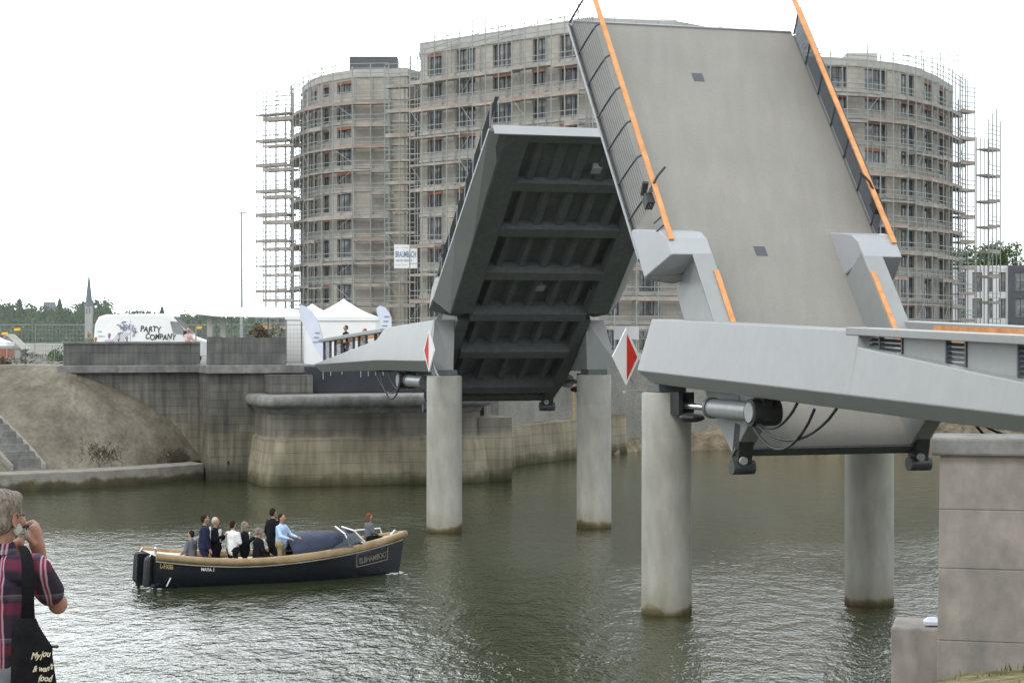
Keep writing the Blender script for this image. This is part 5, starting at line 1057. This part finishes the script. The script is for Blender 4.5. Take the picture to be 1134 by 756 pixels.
dk, rd, wh = (.020, .014, .024), (.16, .014, .036), (.33, .25, .30)
st_ = [(0, dk), (.20, dk), (.26, rd), (.44, rd), (.48, dk), (.60, dk), (.615, wh), (.635, wh), (.65, rd), (.68, rd), (.695, wh), (.715, wh), (.73, dk), (1, dk)]
rx = ramp_axis(sp.outputs[0], .20, st_, .30); rz_ = ramp_axis(sp.outputs[2], .19, [(0, dk), (.3, dk), (.4, rd), (.58, rd), (.62, dk), (.75, (.12, .10, .14)), (.77, (.22, .18, .22)), (.79, dk), (1, dk)], .1)
mm = n.nodes.new('ShaderNodeMix'); mm.data_type = 'RGBA'; mm.blend_type = 'SCREEN'; mm.inputs[0].default_value = .55; n.links.new(rx.outputs[0], mm.inputs[6]); n.links.new(rz_.outputs[0], mm.inputs[7]); n.links.new(mm.outputs[2], b.inputs['Base Color'])
M['plaid'] = plaid
M['tan_skin'] = mul_noise(mat('tanned_skin', (.36, .18, .12), (.44, .24, .165), 30, rough=.5, bump=.0006), 9, (.85, .8, .78), (1.1, 1.05, 1.02))
M['grey_hair'] = mat('short_grey_hair', (.12, .092, .075), (.33, .28, .235), 70, rough=.8, bump=.003, stretch=(1, 1, .35), detail=4)
M['beard'] = mat('white_beard', (.5, .47, .43), (.66, .63, .6), 80, rough=.9, bump=.003)
man = thing('person', 'grey haired photographer in a plaid shirt with camera to his eye, left foreground', 'person', (W(-4, 0, 9).x, 9.0, 5.03))
Pm = lambda px, py, y: W(px, py, y)
fw = Vector((.50, .86, 0)).normalized(); rt = Vector((fw.y, -fw.x, 0)); hc = Pm(4, 571, 9.0); Rh = Matrix((rt, fw, Vector((0, 0, 1)))).transposed()
H3 = lambda x, y, z: hc+rt*x+fw*y+ZZ*z
shR, shL = Pm(38, 628, 8.86), Pm(-44, 626, 9.14); elR, wrR = Pm(64, 668, 9.02), Pm(45, 618, 9.19); hdR = Pm(37, 588, 9.18); elL, wrL = Pm(-10, 668, 9.32), Pm(14, 616, 9.27)
neck, chest, waist, pel = Pm(-3, 604, 8.99), Pm(-4, 648, 9.0), Pm(-5, 720, 9.0), Pm(-5, 765, 9.0)
def hand_parts(mb, w_, palm_end, finger_dirs, side, r_=.0095):
    mb.cap(w_, palm_end, .026, .03)
    d = (palm_end-w_).normalized()
mb = MB()
mb.ell(hc+ZZ*.005, .072, .094, .115, 20, 14, rot=Rh); mb.ell(H3(0, .03, -.065), .058, .072, .052, 16, 10, rot=Rh); mb.ell(H3(0, .085, -.03), .03, .03, .035, 12, 8, rot=Rh)
mb.ell(H3(0, .118, -.022), .013, .022, .028, 10, 8, rot=Rh); mb.ell(H3(0, .095, -.07), .028, .014, .008, 10, 6, rot=Rh)
for s_ in (-1, 1): mb.ell(H3(s_*.048, .06, -.03), .022, .03, .024, 10, 8, rot=Rh); 
mb.cap(neck-ZZ*.05, H3(0, -.01, -.06), .062, .056)
mb.cap(chest, neck-ZZ*.04, .11, .07); mb.cap(waist, chest, .13, .13); mb.cap(shR, shL, .05, .05); mb.cap(pel-ZZ*.05, waist, .13, .12)
mb.cap(shR, elR, .055, .043); mb.cap(elR, wrR, .043, .028); mb.cap(shL, elL, .055, .043); mb.cap(elL, wrL, .043, .028)
mb.ell(elR, .046, .046, .05, 12, 8)
mb.cap(wrR, Pm(41, 603, 9.17), .03, .037); mb.cap(Pm(41, 604, 9.17), Pm(38, 588, 9.16), .037, .034); mb.ell(Pm(38, 592, 9.155), .034, .028, .048, 14, 10)
for k in range(4):      # fingers curl over the camera body
    f0 = Pm(41-k*.8, 581+k*5.4, 9.17); f1 = Pm(36-k*.5, 577.5+k*5.6, 9.20); f2 = Pm(29-k*.2, 580+k*5.4, 9.21); mb.cap(f0, f1, .0125, .0115); mb.cap(f1, f2, .0115, .0095)
mb.cap(Pm(37, 602, 9.13), Pm(32, 597, 9.11), .0155, .013); mb.cap(Pm(32, 597, 9.11), Pm(29, 589, 9.12), .013, .0105)
mb.cap(wrL, Pm(20, 602, 9.25), .028, .03)
for k in range(4): f0 = Pm(20+k*.6, 600-k*3, 9.27); f1 = Pm(26+k*.3, 600-k*3.5, 9.26); mb.cap(f0, f1, .0105, .009)
for hipx in (-1, 1): kn = pel+rt*hipx*.1-ZZ*.52; mb.cap(pel+rt*hipx*.09-ZZ*.05, kn, .085, .06); mb.cap(kn, kn-ZZ*.44, .055, .038)
mb.build('body', M['tan_skin'], man, remesh=.0062)
for s_ in (-1, 1):
    mb = MB(); mb.ell(H3(s_*.076, -.005, -.022), .009, .019, .033, 14, 10, rot=Rh @ Matrix.Rotation(s_*R(12), 3, 'Z')); mb.tube([H3(s_*.084+s_*.004*math.sin(k), -.005+.019*math.cos(k*.7-.4), -.018+.034*math.sin(k*.7-.4)) for k in range(8)], .005, 6); mb.build('ear', M['tan_skin'], man, remesh=.003)
    mb = MB(); mb.ell(H3(s_*.03, .092, .0), .012, .008, .009); mb.build('eye', M['eye'], man)
# hair: many short locks over a cap
mb = MB(); mb.ell(H3(0, -.012, .03), .082, .100, .098, 24, 16, rot=Rh); mb.ell(H3(0, -.035, -.012), .078, .074, .085, 20, 12, rot=Rh); mb.ell(H3(0, .055, .078), .05, .05, .036, 14, 8, rot=Rh)
mb.build('hair', M['grey_hair'], man, remesh=.006)
mb = MB(); rh = random.Random(2)
for k in range(5200):
    th = rh.uniform(0, 2*math.pi); ph = math.acos(rh.uniform(-.35, 1)); d = Vector((math.sin(ph)*math.cos(th), math.sin(ph)*math.sin(th), math.cos(ph)))
    if d.y > .55 and d.z < .45: continue
    p = H3(d.x*.080, -.014+d.y*.098, .028+d.z*.096); n3 = (rt*d.x+fw*d.y+ZZ*d.z).normalized(); t3 = (fw*.5-ZZ*.3+Vector((rh.gauss(0, .4), rh.gauss(0, .4), rh.gauss(0, .4)))); t3 = (t3-n3*t3.dot(n3)).normalized()
    s3 = n3.cross(t3)*.0011; tip = p+t3*rh.uniform(.008, .02)+n3*rh.uniform(.001, .006); mb.add([p-s3, p+s3, tip], [(0, 1, 2)])
mb.build('hair_strands', M['grey_hair'], man)
mb = MB(); mb.ell(H3(0, .035, -.066), .060, .064, .040, 16, 10, rot=Rh)
for s_ in (-1, 1): mb.ell(H3(s_*.056, .03, -.055), .010, .028, .035, 12, 8, rot=Rh)
for k in range(400):
    a_ = rh.uniform(-2.6, .6); d = Vector((math.cos(a_), math.sin(-a_), 0)); p = H3(rh.choice((-1, 1))*rh.uniform(.03, .07), rh.uniform(.0, .1), -.075+rh.uniform(-.025, .015)); mb.tube([p, p+Vector((rh.gauss(0, .004), rh.gauss(0, .004), -.009))], [.0016, .0006], 3)
mb.build('beard', M['beard'], man)
mb = MB(); mb.tube([H3(.078, .0, .0), H3(.074, .05, .003), H3(.062, .095, .004)], .0025, 6); mb.build('glasses_arm', M['black'], man)
# shirt with collar and short sleeves
mb = MB(); mb.cap(pel, waist, .165, .155); mb.cap(waist, chest, .16, .15); mb.cap(chest+rt*.05, neck+rt*.02-ZZ*.085, .13, .06); mb.cap(chest-rt*.05, neck-rt*.02-ZZ*.085, .13, .06)
mb.cap(shR-ZZ*.01, shL-ZZ*.01, .072, .072); mb.cap(neck-ZZ*.085, neck-ZZ*.02, .085, .072)
mb.cap(shR-ZZ*.01, shR.lerp(elR, .66), .078, .068); mb.cap(shL-ZZ*.01, shL.lerp(elL, .8), .078, .072); mb.cap(chest+rt*.13-ZZ*.02, waist+rt*.09, .07, .085)
mb.build('shirt', M['plaid'], man, remesh=.008)
mb = MB(); secs = []
for k in range(15):
    a_ = R(-150+300*k/14)-R(90); d = rt*math.cos(a_)+fw*math.sin(a_); p = neck-ZZ*.012+d*.070; secs.append([p-ZZ*.03, p+ZZ*.028-d*.008, p+d*.008+ZZ*.026, p+d*.022-ZZ*.02])
mb.loft(secs); mb.build('collar', M['plaid'], man, smooth=True)
mb = MB(); mb.cap(pel+ZZ*.04-rt*.05, pel+ZZ*.04+rt*.05, .15, .15)
for hipx in (-1, 1): kn = pel+rt*hipx*.11-ZZ*.52; mb.cap(pel+rt*hipx*.1-ZZ*.05, kn, .11, .085); mb.cap(kn, kn-ZZ*.46, .08, .065)
mb.build('trousers', M['grey_cloth'], man, remesh=.012)
for hipx in (-1, 1): a_ = pel+rt*hipx*.11; a_ = Vector((a_.x, a_.y, 5.09)); mb = MB(); mb.cap(a_-fw*.04, a_+fw*.17, .05, .042); mb.build('shoe', M['suit_black'], man, smooth=True)
mb = MB(); dW = (wrR-elR).normalized(); c = elR.lerp(wrR, .86); a = dW.cross(ZZ).normalized(); bb = dW.cross(a); mb.tube([c+(a*math.cos(k*math.pi/8)+bb*math.sin(k*math.pi/8))*.034 for k in range(17)], .007, 6); mb.build('wrist_strap', M['shirt_white'], man, smooth=True)
# camera in his hands and bag on his shoulder: things of their own
cc = Pm(26.5, 587, 9.17); cm = thing('compact_camera', 'small black camera held up to the photographer\'s eye', 'camera', cc); T_ = lambda x, y, z: cc+rt*x+fw*y+ZZ*z
mb = MB(); mb.box(-.03, .022, -.018, .012, -.032, .032, T=T_); mb.build('camera_body', M['black'], cm, bevel=.008); mb = MB(); mb.tube([T_(-.0, .01, 0), T_(0, .03, 0)], .022, 16); mb.build('lens', M['black'], cm, smooth=True); mb = MB(); mb.box(-.02, .02, -.032, -.018, .015, .04, T=T_); mb.build('eyepiece', M['black'], cm, bevel=.004)
M['bag'] = mat('black_bag_cloth', (.006, .006, .008), (.012, .012, .014), 12, rough=.95, bump=.01, spec=.1)
bg_ = thing('tote_bag', 'black cloth tote bag with cream handwriting hanging from the photographer\'s shoulder', 'bag', Pm(35, 760, 8.75))
mb = MB()
L0 = [(24, 604, 8.93), (27, 609, 8.84), (30, 619, 8.77), (31, 634, 8.73), (31, 650, 8.72), (31, 668, 8.73), (31, 687, 8.76)]; wdt = [5, 6, 6.5, 7, 7, 7, 8]
mb.loft([[Pm(x-w_, y, Yv), Pm(x+w_, y, Yv+.01), Pm(x+w_, y, Yv+.03), Pm(x-w_, y, Yv+.02)] for (x, y, Yv), w_ in zip(L0, wdt)]); mb.build('strap', M['bag'], bg_, smooth=True)
mb = MB(); prof_ = [(684, 22, 40, .012), (692, 14, 43, .03), (705, 13, 51, .05), (716, 12.5, 58.5, .06), (724, 12, 58, .07), (745, 12, 61, .08), (775, 11, 66, .09), (800, 14, 64, .05)]; secs = []
for y, x0, x1, th in prof_:
    secs.append([Pm(lerp(x0, x1, k/10), y, 8.76-th*math.sin(math.pi*k/10)**.6-.004*math.sin(k*2.2+y*.05)) for k in range(11)]+[Pm(lerp(x1, x0, k/10), y, 8.80+th*.3*math.sin(math.pi*k/10)) for k in range(11)])
mb.loft(secs); mb.build('pouch', M['bag'], bg_, smooth=True, angle=70)
mb = MB(); mb.tube([Pm(57, 715.5, 8.77), Pm(63.5, 715.5, 8.76)], .006, 8); mb.ell(Pm(63, 715.5, 8.76), .009, .009, .008); mb.build('toggle', M['black'], bg_, smooth=True)
def bagtext(s3, size, px, py): 
    return text_mesh(s3, size, 'handwriting', M['ink_cream'], lambda x, y, z: Pm(px, py, 8.66)+Vector((x*.85, 0, y+x*.12+.004*math.sin(x*70)))-Vector((0, z, 0)), bg_, shear=.35, offset=.0010, extrude=.0015)
bagtext('My', .038, 34, 730); bagtext('jou', .038, 45, 728); bagtext('& wan\'t', .034, 36, 744); bagtext('food', .038, 42, 755)

# ------------------------------------------------------------------ air
hz = bpy.data.materials.new('haze_air'); hz.use_nodes = True; n = hz.node_tree; n.nodes.clear(); ov = n.nodes.new('ShaderNodeOutputMaterial'); pv = n.nodes.new('ShaderNodeVolumePrincipled')
pv.inputs['Color'].default_value = (.9, .95, 1, 1); pv.inputs['Density'].default_value = .00005; pv.inputs['Anisotropy'].default_value = .2; n.links.new(pv.outputs[0], ov.inputs['Volume'])
mb = MB(); mb.box(-9500, 9500, -300, 4100, -5.5, 120); o = mb.build('haze', hz); o['kind'] = 'stuff'; o['label'] = 'pale damp air fading the far shore'; o['category'] = 'haze'
